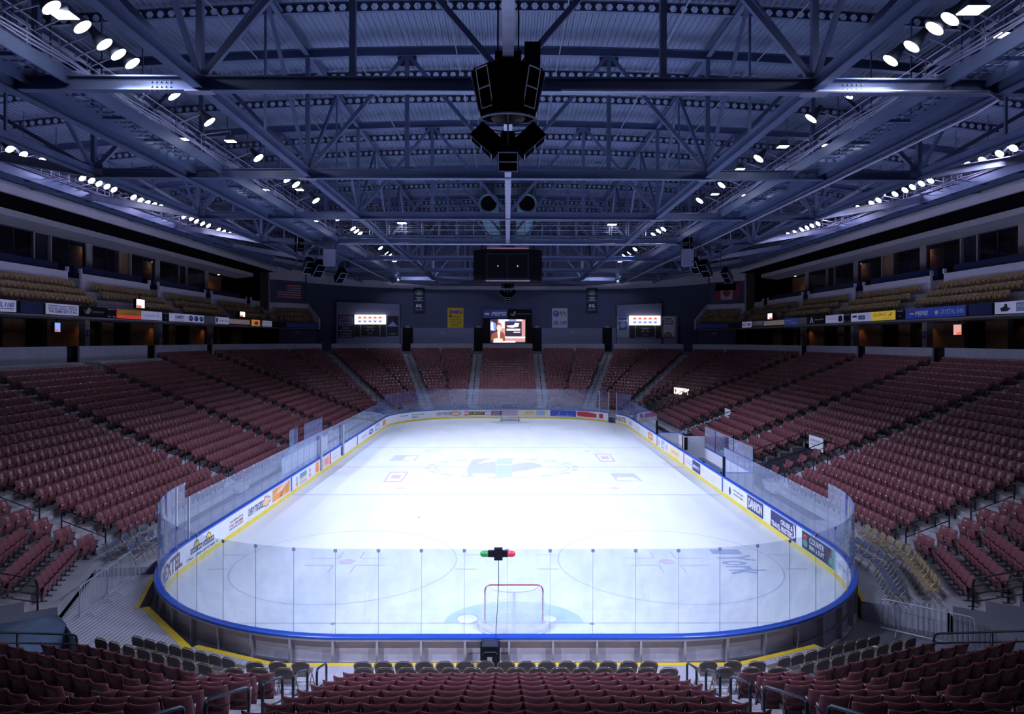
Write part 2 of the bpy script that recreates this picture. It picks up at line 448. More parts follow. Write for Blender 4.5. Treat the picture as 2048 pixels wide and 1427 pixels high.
for pts in ([(110, 162), (160, 118), (352, 118), (318, 162)], [(1850, 260), (2035, 260), (2110, 322), (1905, 322)]):
    q = imgpoly(pts)[0]; icepaint('ice_logo_field', 'ice_violet', [quad_(q)], .006)
    m1 = [tuple(q[0][k]*.42+q[1][k]*.08+q[2][k]*.08+q[3][k]*.42 for k in (0, 1)), tuple(q[0][k]*.1+q[1][k]*.4+q[2][k]*.4+q[3][k]*.1 for k in (0, 1)),
          tuple(q[2][k]*.85+q[3][k]*.1+q[1][k]*.05 for k in (0, 1)), tuple(q[3][k]*.9+q[0][k]*.1 for k in (0, 1))]
    icepaint('ice_logo_shape', 'ice_white', [quad_(m1)], .008)
v, f = text_mesh('York', .02)
c = atZ(1474, 1121, 0)
icepaint('ice_lettering', 'ice_york', [([(c.x-.75+1.55*y, c.y+.75-2.4*x) for x, y in v], f)], .006)
v, f = rect2(0, 0, 1, 1); icepaint('ice_logo_mark', 'ice_york', [([(c.x-.75+1.3*y, c.y+1.55-.65*x) for x, y in v], f)], .006)
# loose scraps and shaving piles on the ice
for i, (px, py) in enumerate(((502, 1036), (838, 1034), (1184, 1247), (666, 1247))):
    g = atZ(px, py); mb = MB(); mb.lathe((g.x, g.y, .001), (0, 0, 1), [(.09, 0), (.07, .02), (.02, .03)], 7)
    tag(mb.build('ice_scrap', 'grey_ink'), ('dark scrap lying on the ice by the left end boards', 'dark scrap on the ice between the blue line and the near circles',
        'dark scrap on the ice right of the near net', 'dark scrap on the ice left of the near net, by the end boards')[i], 'scrap')
for i, (px, w) in enumerate(((935, .42), (1098, .3))):
    g = atZ(px, 1237); mb = MB(); mb.lathe((g.x, g.y, .003), (0, 0, 1), [(w, 0), (w*.7, .02), (w*.2, .03)], 12)
    tag(mb.build('ice_shaving_pile', 'ice_shaving', smooth=True), ('low pile of scraped ice left of the near net', 'low pile of scraped ice right of the near net')[i], 'ice pile')

# ------------------------------------------------------------------ dasher boards
GAP0 = A_+Q_+2*B_+RR*math.radians(26); GAP1 = A_+Q_+2*B_+RR*math.radians(35)
PANELS = []
def zone_label(s, what):
    p = rink(s)
    return p
cuts = []
for lo, hi in ((0, GAP0), (GAP1, LEN)):
    n = int(round((hi-lo)/2.45)); cuts += [(lo+(hi-lo)*i/n, lo+(hi-lo)*(i+1)/n) for i in range(n)]
def zone(s):
    s %= LEN
    for nm, e in (('near end', A_), ('near right corner', A_+Q_), ('right side', A_+Q_+2*B_), ('far right corner', A_+2*Q_+2*B_), ('far end', 3*A_+2*Q_+2*B_),
                  ('far left corner', 3*A_+3*Q_+2*B_), ('left side', 3*A_+3*Q_+4*B_), ('near left corner', 3*A_+4*Q_+4*B_), ('near end', LEN+1)):
        if s < e: return nm
ZC = {}
def zlabel(s, fmt):
    """ordinal inside its stretch of the rink, counted round the rink"""
    z = zone(s); i = ZC.setdefault((fmt, z), 0); ZC[(fmt, z)] += 1
    how = {'near end': 'going right' if s < LEN/2 else 'from the left corner', 'right side': 'from the near corner', 'far end': 'from the right',
           'left side': 'from the far corner'}.get(z, 'going round to the left' if 'far' in z else 'going round to the right')
    if z == 'near end':
        zz = (fmt, z, s < LEN/2); i = ZC.setdefault(zz, 0); ZC[zz] += 1
        z = 'near end right half' if s < LEN/2 else 'near end left half'; how = 'counting left to right'
    return fmt % (z, nth(i), how)
for s0, s1 in cuts:
    sm = (s0+s1)/2; p = rink(sm, .1, -.1)
    root = thing('dasher_board', zlabel(sm, 'white rink board, %s, %s %s'), 'rink board', p, 'dasher boards round the ice')
    sweep(MB(), s0+.004, s1-.004, rectp(0, .03, .2, 1.04)).build('facing', 'board_white', root)
    sweep(MB(), s0+.004, s1-.004, rectp(-.012, .03, 0, .2)).build('kickplate', 'kick_yellow', root)
    sweep(MB(), s0, s1, [(-.015, 1.04), (.20, 1.04), (.215, 1.06), (.215, 1.10), (.20, 1.115), (-.005, 1.115), (-.015, 1.10)]).build('cap_rail', 'cap_blue', root)
    sweep(MB(), s0, s1, rectp(.03, .05, -.11, 1.04)).build('backing', 'board_back', root)
    fr = MB()
    for k in range(2):
        s = s0+(s1-s0)*(k+.02)/2+.03
        sweep(fr, s-.03, s+.03, rectp(.05, .20, -.11, 1.04), .1)
    sweep(fr, s0, s1, rectp(.05, .10, .32, .38)); sweep(fr, s0, s1, rectp(.05, .19, -.11, -.04)); sweep(fr, s0, s1, rectp(.05, .19, .98, 1.04))
    fr.build('frame', 'alu', root)
    PANELS.append((s0, s1, root))
def panel_at(s):
    s %= LEN
    return min(PANELS, key=lambda q: 0 if q[0] <= s <= q[1] else min(abs(q[0]-s), abs(q[1]-s)))[2]
def board_plane(sc): return lambda lift: (lambda x, y: rink(sc-x, -lift-.004, y))
def ad(sc, *items):
    """advert on the boards; x runs left to right for a skater, 0 at sc; y is the height above the ice"""
    art(board_plane(sc), items, panel_at(sc))
RS0, RS1 = A_, A_+Q_+2*B_+Q_          # right side with both corners
LS0, LS1 = A_+Q_+2*B_+Q_+2*A_, LEN-A_
FS0, FS1 = A_+Q_+2*B_+.3*Q_, 3*A_+2.7*Q_+2*B_
R_ = lambda px: s_of(px, RS0+RR*math.radians(67), RS1-4); L_ = lambda px: s_of(px, LS0+4, LS1-Q_+RR*math.radians(23)); F_ = lambda px: s_of(px, FS0, FS1)
def words(sc, txt, w, z0, z1, m='navy_ink', b=.02, sh=0., nm='lettering'): ad(sc, ('t', m, nm, txt, -w/2, z0, w/2, z1, b, sh))
# blue-line and red-line stripes up the boards
for fs in (s_right, s_left):
    for y, m in ((-8.84, 'blue_ink'), (8.84, 'blue_ink'), (0, 'red_ink')):
        ad(fs(y), ('r', m, 'line_stripe', -.13, .0, .13, 1.03))
# left side, near corner to far corner
words(L_(340), 'NEXTEL', 2.6, .30, .92, 'brown_ink', .035)
for px in (393, 417):
    s = L_(px)
    ad(s, ('e', 'ink', 'sun_rim', 0, .66, .26, .30, 16, 0, PI), ('e', 'yellow_ink', 'sun', 0, .66, .22, .26, 16, 0, PI), ('r', 'ink', 'name_bar', -.52, .48, .52, .70),
       ('t', 'white_ink', 'lettering', 'DAYS INN', -.47, .52, .47, .66, .02))
words(L_(404), 'CALL 1-800-DAYS INN  4', 2.9, .27, .38, 'ink', .015)
words(L_(473), 'CALL 888-8888', 1.6, .50, .62, 'red_ink', .015); words(L_(473), 'THE NEW STYLE', 1.6, .68, .78, 'ink', .01); words(L_(473), 'FOR SEASON TICKETS', 1.6, .36, .45, 'ink', .01)
words(L_(510), 'CHEVY TRUCKS', 1.9, .42, .80, 'navy_ink', .02)
def bowtie(sc): ad(sc, ('p', 'navy_ink', 'emblem_rim', [(-.62, .42), (-.2, .42), (-.2, .34), (.36, .34), (.36, .48), (.66, .48), (.56, .80), (.2, .80), (.2, .90), (-.32, .90), (-.32, .76), (-.56, .76)]),
                        ('p', 'peach_ink', 'emblem', [(-.56, .46), (-.16, .46), (-.16, .38), (.32, .38), (.32, .52), (.6, .52), (.52, .76), (.16, .76), (.16, .86), (-.28, .86), (-.28, .72), (-.5, .72)]))
bowtie(L_(532))
ad(L_(562), ('r', 'orange_ink', 'picture', -1.45, .30, 1.45, .98, 3), ('p', 'peach_ink', 'picture_sweep', [(-1.4, .62), (.2, .66), (1.4, .98), (.4, .98), (-.6, .80)]),
   ('p', 'brown_ink', 'picture_streak', [(-.3, .34), (-.1, .34), (.5, .74), (.35, .74)]))
ad(L_(594), ('e', 'pink_ink', 'badge', 0, .42, .26, .14), ('e', 'sky_ink', 'badge_top', 0, .72, .24, .16))
ad(L_(607), ('r', 'teal_ink', 'picture', -.72, .62, .72, .92), ('r', 'peach_ink', 'picture_band', -.72, .44, .72, .62), ('r', 'sky_ink', 'picture_base', -.72, .28, .72, .40))
ad(L_(620), ('e', 'pink_ink', 'badge', 0, .44, .24, .14), ('e', 'pink_ink', 'badge_top', 0, .76, .2, .14))
ad(L_(634), ('r', 'orange_ink', 'picture', -.4, .30, .4, .98)); ad(L_(653), ('r', 'peach_ink', 'picture', -.9, .30, .9, .96), ('r', 'pink_ink', 'picture_word', -.5, .40, .5, .8))
ad(L_(671), ('r', 'sky_ink', 'line_mark', -.7, .72, .7, .76), ('r', 'sky_ink', 'line_mark_low', -.7, .48, .7, .52)); ad(L_(685), ('r', 'navy_ink', 'picture', -.5, .28, .5, .98), ('e', 'grey_ink', 'picture_spot', .1, .6, .25, .2))
ad(L_(728), ('t', 'grey_ink', 'lettering', 'Jeppson', -.9, .45, .9, .75)); ad(L_(742), ('e', 'blue_ink', 'emblem', 0, .6, 1.0, .22), ('r', 'white_ink', 'emblem_band', -.6, .55, .6, .66))
ad(L_(755), ('r', 'sky_ink', 'picture', -1.1, .32, 1.1, .95), ('e', 'white_ink', 'picture_swirl', 0, .6, .7, .16)); ad(L_(768), ('r', 'orange_ink', 'picture', -.8, .34, .8, .92))
# far end
ad(F_(807), ('t', 'navy_ink', 'lettering', 'JTSON', -.7, .62, .7, .82, .02)); words(F_(836), 'Packard Bell', 1.8, .66, .86, 'grey_ink'); words(F_(830), 'NEC', 1.0, .36, .56)
words(F_(887), 'CHEVY TRUCKS', 1.8, .46, .78); bowtie(F_(911))
ad(F_(933), ('e', 'pink_ink', 'badge', 0, .45, .3, .16), ('e', 'pink_ink', 'badge_top', 0, .82, .28, .12))
ad(F_(953), ('r', 'ink', 'name_bar', -.95, .44, .95, .80), ('t', 'yellow_ink', 'lettering', 'SUBWAY', -.85, .50, .85, .74, .02))
ad(F_(975), ('t', 'blue_ink', 'lettering', 'Dairy', -.4, .68, .3, .92), ('t', 'red_ink', 'lettering_low', 'Queen', -.3, .36, .4, .54))
for px in (992, 1010, 1026): ad(F_(px), ('r', 'navy_ink', 'logo_field', -.55, .36, .55, .92), ('r', 'grey_ink', 'logo_inner', -.48, .40, .48, .88), ('t', 'red_ink', 'lettering', 'KCNS', -.42, .46, .42, .80, .02))
ad(F_(1069), ('r', 'lemon_ink', 'field', -1.6, .34, 1.6, .98, 3), ('r', 'pink_ink', 'name_bar', -1.1, .50, -.1, .82), ('t', 'white_ink', 'lettering', "Smith's", -1.05, .54, -.15, .78, .02), ('r', 'sky_ink', 'picture', .25, .42, 1.25, .94))
ad(F_(1127), ('r', 'blue_ink', 'field', -1.55, .30, 1.55, 1.0, 3), ('o', 'white_ink', 'arc', -.9, .58, .55, .34, .07, 14, .2, PI-.2), ('t', 'white_ink', 'lettering', 'AirTouch Cellular', -1.4, .50, 1.45, .72, .02), ('r', 'sky_ink', 'underline', -1.0, .38, 1.2, .44))
ad(F_(1178), ('p', 'red_ink', 'shadow_block', [(-1.5, .42), (-.2, .36), (1.0, .36), (1.0, .80), (-.1, .92), (-1.6, .94)]), ('t', 'white_ink', 'lettering', 'Bud Ice', -1.35, .42, .95, .88, .04, .2))
ad(F_(1202), ('r', 'red_ink', 'mark', -.3, .36, .3, .86), ('t', 'white_ink', 'lettering', 'J', -.12, .44, .12, .78, .02))
# right side, far corner to near corner
words(R_(1243), 'NEXTEL', 2.4, .34, .86, 'brown_ink', .03)
ad(R_(1261), ('t', 'grey_ink', 'lettering', 'Bristol', -.8, .42, .8, .80)); ad(R_(1275), ('t', 'grey_ink', 'lettering', 'Community', -1.3, .62, 1.2, .78), ('t', 'grey_ink', 'lettering_low', 'Nursing', -.6, .42, 1.0, .54))
ad(R_(1301), ('r', 'orange_ink', 'picture', -.95, .30, .95, .94), ('r', 'peach_ink', 'picture_band', -.6, .5, .6, .72))
ad(R_(1318), ('e', 'pink_ink', 'badge', 0, .6, .2, .3)); ad(R_(1326), ('r', 'sky_ink', 'picture', -.55, .3, .55, .95), ('r', 'white_ink', 'picture_band', -.4, .45, .4, .6)); ad(R_(1334), ('e', 'pink_ink', 'badge', 0, .6, .18, .26))
ad(R_(1349), ('r', 'lemon_ink', 'picture', -1.5, .24, 1.5, .98, 2), ('t', 'pink_ink', 'lettering', 'Utah Sports', -1.2, .42, 1.2, .78, .03))
ad(R_(1378), ('r', 'grey_ink', 'line_mark', -.8, .72, .8, .76), ('t', 'grey_ink', 'lettering', 'Pepper', -.7, .44, .7, .62)); ad(R_(1393), ('r', 'navy_ink', 'field', -.95, .26, .95, .98), ('t', 'white_ink', 'lettering', 'IMPACT', -.8, .46, .8, .70, .03))
ad(R_(1422), ('t', 'lemon_ink', 'lettering', 'UNITED EXPRESS', -1.9, .58, 1.9, .86), ('t', 'grey_ink', 'lettering_low', 'travel in style', -1.1, .38, .7, .46))
ad(R_(1460), ('e', 'navy_ink', 'emblem', 0, .55, .16, .24)); ad(R_(1477), ('t', 'ink', 'lettering', 'Salt Lake City', -.8, .66, .8, .80, .01), ('t', 'ink', 'lettering_low', 'Golden Eagles', -.8, .46, .8, .58, .01))
ad(R_(1511), ('r', 'navy_ink', 'border', -1.12, .24, 1.12, 1.0), ('r', 'navy_ink', 'field', -1.06, .28, 1.06, .96), ('t', 'white_ink', 'lettering', 'DANNON', -.95, .36, .95, .88, .035))
ad(R_(1566), ('r', 'navy_ink', 'field', -1.45, .22, 1.45, 1.0, 2), ('t', 'white_ink', 'lettering', 'CRUISE &', -.25, .60, 1.1, .84, .03), ('t', 'white_ink', 'lettering_low', 'TRAVEL MASTERS', -1.35, .28, 1.1, .54, .03),
   ('p', 'white_ink', 'swoosh', [(1.1, .30), (1.38, .44), (1.3, .95), (1.16, .95), (1.26, .5)]))
ad(R_(1636), ('r', 'green_ink', 'edge', -1.5, .22, 1.5, 1.0, 3), ('r', 'ink', 'field', -1.45, .25, 1.45, .97, 3), ('t', 'white_ink', 'lettering', 'COUNTRY', -.75, .62, .75, .88, .02), ('t', 'white_ink', 'lettering_low', 'INN & SUITES', -.75, .36, .85, .56, .02),
   ('e', 'red_ink', 'flower', -1.15, .78, .2, .10), ('e', 'green_ink', 'leaf', -1.15, .50, .24, .16), ('e', 'red_ink', 'flower_right', 1.1, .74, .18, .10), ('e', 'green_ink', 'leaf_right', 1.15, .46, .24, .16))
words(R_(1682), 'Fujitsu', 1.7, .46, .80, 'sky_ink', .01)

# ------------------------------------------------------------------ glass above the boards
def pane(s0, s1, z1, label, seam=True):
    sm = (s0+s1)/2
    root = thing('glass_screen', label, 'glass pane', rink(sm, .1, 1.1), 'glass panes above the boards')
    sweep(MB(), s0+.0035, s1-.0035, rectp(.085, .097, 1.115, z1)).build('pane', 'rink_glass', root)
    sweep(MB(), s0-.0035, s0+.0035, rectp(.084, .098, 1.115, z1), .1).build('seam_strip', 'grey_ink', root)
    if rink(sm).y < -15:
        sweep(MB(), s0-.045, s0+.045, rectp(.079, .103, z1-.09, z1), .1).build('top_clip', 'sky_ink', root)
def pane_run(lo, hi, z1, skip=()):
    n = max(1, int(round((hi-lo)/1.22)))
    for i in range(n):
        a, b = lo+(hi-lo)*i/n, lo+(hi-lo)*(i+1)/n
        pane(a, b, z1, zlabel((a+b)/2, 'clear glass above boards, %s, %s %s'))
pane_run(0, A_+Q_, 3.5)
pane_run(A_+Q_, s_right(-8.84), 2.87)
pane_run(s_right(9.4), A_+Q_+2*B_, 2.87)
pane_run(A_+Q_+2*B_, GAP0, 3.5); pane_run(GAP1, 3*A_+3*Q_+2*B_, 3.5)
pane_run(LS0+Q_, LS1-Q_, 2.87)
pane_run(LS1-Q_, LEN, 3.5)
# posts at the steps of the glass and at the open gate
for s, z, lab in ((LS1-Q_-.35, 2.87, 'pale metal post at the step down of the left glass'), (LS1-Q_+.75, 3.5, 'tall pale metal post on the near left corner glass'),
                  (GAP0, 3.5, 'pale post at the right jamb of the open far gate'), (GAP1, 3.5, 'pale post at the left jamb of the open far gate'), (GAP1+1.4, 3.5, 'twin pale post left of the open far gate')):
    tag(sweep(MB(), s-.035, s+.035, rectp(.06, .14, 1.1, z), .1).build('glass_post', 'alu'), lab, 'post')
for y, lab in ((-2.5, 'dark padded post on the left boards short of the red line'), (3.7, 'dark padded post on the left boards past the red line')):
    s = s_left(y); tag(sweep(MB(), s-.22, s+.22, rectp(-.07, -.005, .22, 2.6), .1).build('padded_post', 'grey_ink'), lab, 'post')
for y, lab in ((-8.84, 'dark pad on the end of the near right glass by the blue line'), (9.4, 'dark pad on the end of the far right glass')):
    s = s_right(y); tag(sweep(MB(), s-.06, s+.06, rectp(.02, .18, 1.12, 2.3), .1).build('end_pad', 'black'), lab, 'pad')

# ------------------------------------------------------------------ goals
def goal(y, face, gx, near):
    t = thing('hockey_goal', 'red-framed hockey goal with white netting before the near end boards' if near else 'small distant hockey goal with white netting at the far end', 'goal', (gx, y, 0), 'hockey goals')
    b = -face                                          # the net runs back towards the end boards
    x0, x1, h = gx-.95, gx+.95, 1.25
    arch = [(x0, y, 0), (x0, y, h-.16), (x0+.05, y, h-.05), (x0+.16, y, h), (x1-.16, y, h), (x1-.05, y, h-.05), (x1, y, h-.16), (x1, y, 0)]
    MB().tube(arch, .027, 8).build('posts_and_crossbar', 'red_paint', t, True)
    base = [(x0, y, .04)]+[(gx-1.18*math.cos(k*PI/14), y+b*(.25+.88*math.sin(k*PI/14)), .04) for k in range(15)]+[(x1, y, .04)]
    MB().tube(base, .03, 6).build('base_frame', 'post_white', t, True)
    top = [(x0+.14, y, h-.02)]+[(gx-.78*math.cos(k*PI/10), y+b*(.08+.46*math.sin(k*PI/10)), h-.03) for k in range(11)]+[(x1-.14, y, h-.02)]
    MB().tube(top, .02, 6).build('top_frame', 'post_white', t, True)
    MB().bar((gx, y+b*.54, h-.03), (gx, y+b*1.1, .05), .13, .06, (1, 0, 0)).build('centre_pad', 'banner_white', t)
    mb = MB(); nn = 24; V = []
    for i in range(nn+1):
        u = i/nn; a = u*PI
        lo = Vector((gx-1.18*math.cos(a), y+b*(.25+.88*math.sin(a))*min(1, 8*min(u, 1-u)+.0), .05)); hi = Vector((gx-.9*math.cos(a), y+b*(.04+.5*math.sin(a)), h-.03))
        for j in range(7): V.append(lo.lerp(hi, j/6))
    mb.v = [tuple(v) for v in V]
    for i in range(nn):
        for j in range(6): mb.f.append((i*7+j, i*7+7+j, i*7+8+j, i*7+j+1))
    n0 = len(mb.v); mb.v += [tuple(V[i*7+6]) for i in range(nn+1)]+[(gx-.9*math.cos(i*PI/nn), y, h-.01) for i in range(nn+1)]
    for i in range(nn): mb.f.append((n0+i, n0+i+1, n0+nn+2+i, n0+nn+1+i))
    o = mb.build('netting', 'netting', t)
    uv = o.data.uv_layers.new(name='UVMap')
    for lp in o.data.loops:
        c = o.data.vertices[lp.vertex_index].co; uv.data[lp.index].uv = (math.atan2(c.y*b, c.x)*1.1 if c.z < h-.06 else c.x, c.z if c.z < h-.06 else c.y)
    sk = [Vector((gx-1.14*math.cos(k*PI/14), y+b*(.25+.84*math.sin(k*PI/14)), .06)) for k in range(15)]
    mb = MB()
    for a, c in zip(sk, sk[1:]): mb.poly([a, c, c+Vector((0, 0, .22)), a+Vector((0, 0, .22))])
    mb.build('skirt', 'net_white', t)
goal(-27.13, 1, .22, True); goal(27.13, -1, .3, False)
# goal lamp unit on the near glass, with its cable
t = thing('goal_light', 'goal light with green and red lamps on top of the near glass', 'goal light', (-.26, -30.58, 3.25))
MB().box((-.53, -30.66, 3.30), (.01, -30.56, 3.47)).box((-.36, -30.68, 3.22), (-.13, -30.54, 3.54)).build('housing', 'ink', t)
MB().lathe((-.53, -30.61, 3.38), (-1, 0, 0), [(.085, 0), (.085, .14), (.06, .2), (.01, .22)], 10).build('green_lamp', 'lamp_green', t, True)
MB().lathe((.01, -30.61, 3.38), (1, 0, 0), [(.085, 0), (.085, .14), (.06, .2), (.01, .22)], 10).build('red_lamp', 'lamp_red', t, True)
MB().tube([(-.24, -30.64, 3.24), (-.235, -30.64, 2.6), (-.27, -30.64, 1.9), (-.31, -30.65, 1.2), (-.32, -30.72, 1.0), (-.30, -30.75, .62)], .009, 5).build('cable', 'ink', t)
# road-case style black box behind the boards
t = thing('black_case', 'black equipment case standing behind the near end boards', 'case', (-.43, -31.0, .5))
MB().box((-.72, -31.15, .5), (-.2, -30.78, 1.05)).build('body', 'black', t)
MB().hexa([(-.68, -31.12, 1.05), (-.24, -31.12, 1.05), (-.24, -30.8, 1.05), (-.68, -30.8, 1.05)], [(-.62, -31.08, 1.12), (-.30, -31.08, 1.12), (-.30, -30.82, 1.12), (-.62, -30.82, 1.12)]).build('lid', 'steel_dark', t)
MB().box((-.53, -31.16, .68), (-.40, -31.15, .78)).build('label_plate', 'grey_ink', t)
MB().tube([(-.66, -31.16, .86), (-.6, -31.19, .93), (-.3, -31.19, .93), (-.26, -31.16, .86)], .014, 5).build('handle', 'steel_dark', t)
# ------------------------------------------------------------------ lower bowl
RING = [(15.9, -24.4), (15.9, 24.4), (14.45, 28.6), (10.75, 32.5), (6.9, 34.1), (-6.9, 34.1), (-10.75, 32.5), (-14.45, 28.6),
        (-15.9, 24.4), (-15.9, -24.4), (-14.45, -28.6), (-10.75, -32.5), (-6.9, -34.1), (6.9, -34.1), (10.75, -32.5), (14.45, -28.6)]
NE = len(RING)
def enorm(e):
    a, b = Vector(RING[e % NE]), Vector(RING[(e+1) % NE]); d = (b-a).normalized(); return Vector((d.y, -d.x))
def rv(i, r):                                  # ring corner i pushed out by r, mitred
    n1, n2 = enorm(i-1), enorm(i); m = (n1+n2).normalized()
    return Vector(RING[i % NE])+m*(r/m.dot(n1))
RUN, RISE = .82, .33
zrow = lambda i: 1.0+RISE*i
NROW = 20
AISLES = []
for sx in (-1, 1):
    AISLES.append(((sx*4.4, -34.1), (0, -1), 'near %s aisle' % ('left' if sx < 0 else 'right')))
    AISLES.append(((sx*4.4, 34.1), (0, 1), 'far %s aisle beside the centre block' % ('left' if sx < 0 else 'right')))
    AISLES.append(((sx*9.9, 32.9), (sx*.305, .952), 'slanting far %s aisle' % ('left' if sx < 0 else 'right')))
    AISLES.append(((sx*14.0, 29.1), (sx*.65, .76), 'far %s corner aisle' % ('left' if sx < 0 else 'right')))
    for y, nm in ((-22.5, 'nearest'), (-10.8, 'second'), (0, 'middle'), (10.8, 'fourth'), (22.5, 'farthest')):
        AISLES.append(((sx*15.9, y), (sx, 0), '%s aisle of the %s stand' % (nm, 'left' if sx < 0 else 'right')))
VOMS = [((15.9, -7.2), (1, 0), 1.7, 4), ((15.9, 9.7), (1, 0), 1.3, 4), ((15.2, 26.3), (.945, .326), 1.6, 6)]
def cutlist(e, row, aisles=True):
    L = []
    if aisles: L += [(b, u, .72) for b, u, _ in AISLES]
    L += [(b, u, h) for b, u, h, mr in VOMS if row <= mr]
    return L
def free(e, r, row, aisles=True, pad=0.):
    a, b = rv(e, r), rv(e+1, r); d = b-a; ln = d.length; d = d/ln
    bl = []
    for p, u, h in cutlist(e, row, aisles):
        p, u = Vector(p), Vector(u).normalized(); cr = d.x*u.y-d.y*u.x
        if abs(cr) < .3 or u.dot(enorm(e)) < .3: continue
        t = ((p.x-a.x)*u.y-(p.y-a.y)*u.x)/cr; w = h/abs(cr)
        if t+w > 0 and t-w < ln and abs((a+d*t-p).dot(u)-r) < 6: bl.append((t-w, t+w))
    bl.sort(); out = []; x = pad
    for s, t in bl:
        if s-x > .3: out.append((x, s))
        x = max(x, t)
    if ln-pad-x > .3: out.append((x, ln-pad))
    return [(a+d*s, a+d*t) for s, t in out], d
SKIP_E = (10, 14)
NEAR_E = (11, 12, 13)
def rows_on(e): return 13 if e in NEAR_E else NROW
bowl = MB()
def strip(mb, P, Q, z):                        # flat quad between matching segments
    mb.poly([(*P[0], z), (*P[1], z), (*Q[1], z), (*Q[0], z)])
for e in range(NE):
    if e in SKIP_E: continue
    for i in range(rows_on(e)):
        r0, r1 = RUN*i-.60, RUN*i+.22; z = zrow(i)
        for j in ((0,),):
            f0, _ = free(e, r0, i, False); f1, _ = free(e, r1, i, False)
            for p, q in zip(f0, f1):
                mb = bowl
                mb.poly([(*p[0], z), (*p[1], z), (*q[1], z), (*q[0], z)])
                mb.poly([(*p[0], z-RISE), (*p[1], z-RISE), (*p[1], z), (*p[0], z)])
struct(bowl.build('floor_lower_bowl', 'concrete', recenter=False))
# flat platforms between the boards and the first fixed row
plat = MB()
EDGE_AT = {10: 'left corner deck beside the boards', 9: 'left platform past the corner', 11: 'slanting near left platform', 12: 'platform behind the near goal', 13: 'slanting near right platform', 15: 'near right corner platform'}
def platform(e, r0, r1, z, yellow=None, cut=None):
    a, b, c, d = rv(e, r0), rv(e+1, r0), rv(e+1, r1), rv(e, r1)
    if cut: a, b, c, d = a.lerp(b, cut[0]), a.lerp(b, cut[1]), d.lerp(c, cut[1]), d.lerp(c, cut[0])
    plat.hexa([(*p, -.12) for p in (a, b, c, d)], [(*p, z) for p in (a, b, c, d)])
    if yellow:
        w = yellow/(r1-r0); a2, b2 = a.lerp(d, w), b.lerp(c, w)
        o = (a-d).normalized()*.01
        tag(MB().hexa([(*(a+o), z-.05), (*(b+o), z-.05), (*b2, z-.05), (*a2, z-.05)], [(*(a+o), z+.006), (*(b+o), z+.006), (*b2, z+.006), (*a2, z+.006)]).build('yellow_edging', 'yellow_paint', recenter=False), 'yellow painted edging of the '+EDGE_AT[e], 'edging', 'yellow platform edging')
for e in NEAR_E: platform(e, -3.2, -1.5, .5, .16); platform(e, -1.5, -.6, .75)
platform(10, -3.02, -.75, .5, .2)
platform(9, -2.75, -.6, .5, .12, (.0, 1))
platform(8, -2.7, -.6, .4, None, (0, .93)); platform(8, -2.4, -.6, .78, None, (.93, .999))
platform(0, -2.7, -1.55, .5, None, (.0, .14)); platform(0, -1.55, -.6, .78, None, (0, .14)); platform(15, -3.0, -1.55, .5, .12, (.13, 1)); platform(15, -1.55, -.6, .78, None, (.13, 1))
platform(0, -2.7, -.6, .3, None, (.14, 1.0))
for e in (1, 2, 3, 4, 5, 6, 7): platform(e, -2.6, -1.5, .5); platform(e, -1.5, -.6, .75)
struct(plat.build('floor_platforms', 'alu_plank', recenter=False))
# event floor and the concourse ring
fl = MB(); fl.box((-45, -62, -.25), (45, 58, -.12)); struct(fl.build('floor', 'concrete_dark', recenter=False))
cf = MB()
R0 = RUN*(NROW-1)+.22
for e in range(NE):
    if e in SKIP_E+NEAR_E: continue
    a, b, c, d = rv(e, R0), rv(e+1, R0), rv(e+1, R0+11), rv(e, R0+11)
    cf.poly([(*p, 7.55) for p in (a, b, c, d)]); cf.poly([(*a, 7.0), (*b, 7.0), (*b, 7.55), (*a, 7.55)])
struct(cf.build('floor_concourse', 'concrete_dark', recenter=False))
# low wall behind the top row, open at the aisles
cw = MB()
for e in range(NE):
    if e in SKIP_E+NEAR_E: continue
    f0, _ = free(e, R0-.02, 99); f1, _ = free(e, R0+.13, 99)
    for p, q in zip(f0, f1):
        cw.hexa([(*v, 7.3) for v in (p[0], p[1], q[1], q[0])], [(*v, 8.78) for v in (p[0], p[1], q[1], q[0])])
struct(cw.build('wall_concourse_parapet', 'parapet', recenter=False))
# wheelchair platform of the left stand, in place of its two top rows
wp = MB()
for y0, y1 in ((-24, -11.7), (-9.9, -.9), (.9, 9.9)): wp.box((-32.2, y0, 7.0), (-30.3, y1, 7.62))
struct(wp.build('floor_viewing_platform', 'concrete', recenter=False))
# end walls of the stands at the corner passages and player tunnels
ew = MB()
for v, e in ((10, 9), (11, 11), (14, 13), (15, 15)):
    for i in range(rows_on(e)):
        a, b = rv(v, RUN*i-.60), rv(v, RUN*i+.22)
        ew.hexa([(*a, -.12), (*b, -.12), (*(b+Vector((.001, .02))), -.12)], [(*a, zrow(i)), (*b, zrow(i)), (*(b+Vector((.001, .02))), zrow(i))])
for b, u, h, mr in VOMS:
    b, u = Vector(b), Vector(u).normalized(); w = Vector((-u.y, u.x)); rr = RUN*(mr+1)-.6
    for sgn in (-1, 1):
        for i in range(mr+1):
            p = b+w*sgn*(h+.03)+u*(RUN*i-.6); q = b+w*sgn*(h+.03)+u*(RUN*i+.22); t = w*sgn*-.06
            ew.hexa([(*p, -.12), (*q, -.12), (*(q+t), -.12), (*(p+t), -.12)], [(*p, zrow(i)), (*q, zrow(i)), (*(q+t), zrow(i)), (*(p+t), zrow(i))])
    p, q = b+w*h+u*rr, b-w*h+u*rr
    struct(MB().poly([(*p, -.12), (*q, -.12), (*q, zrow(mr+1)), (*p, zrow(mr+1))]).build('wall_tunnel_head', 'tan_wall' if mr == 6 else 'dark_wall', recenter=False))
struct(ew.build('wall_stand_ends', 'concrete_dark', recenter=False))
bw = MB()
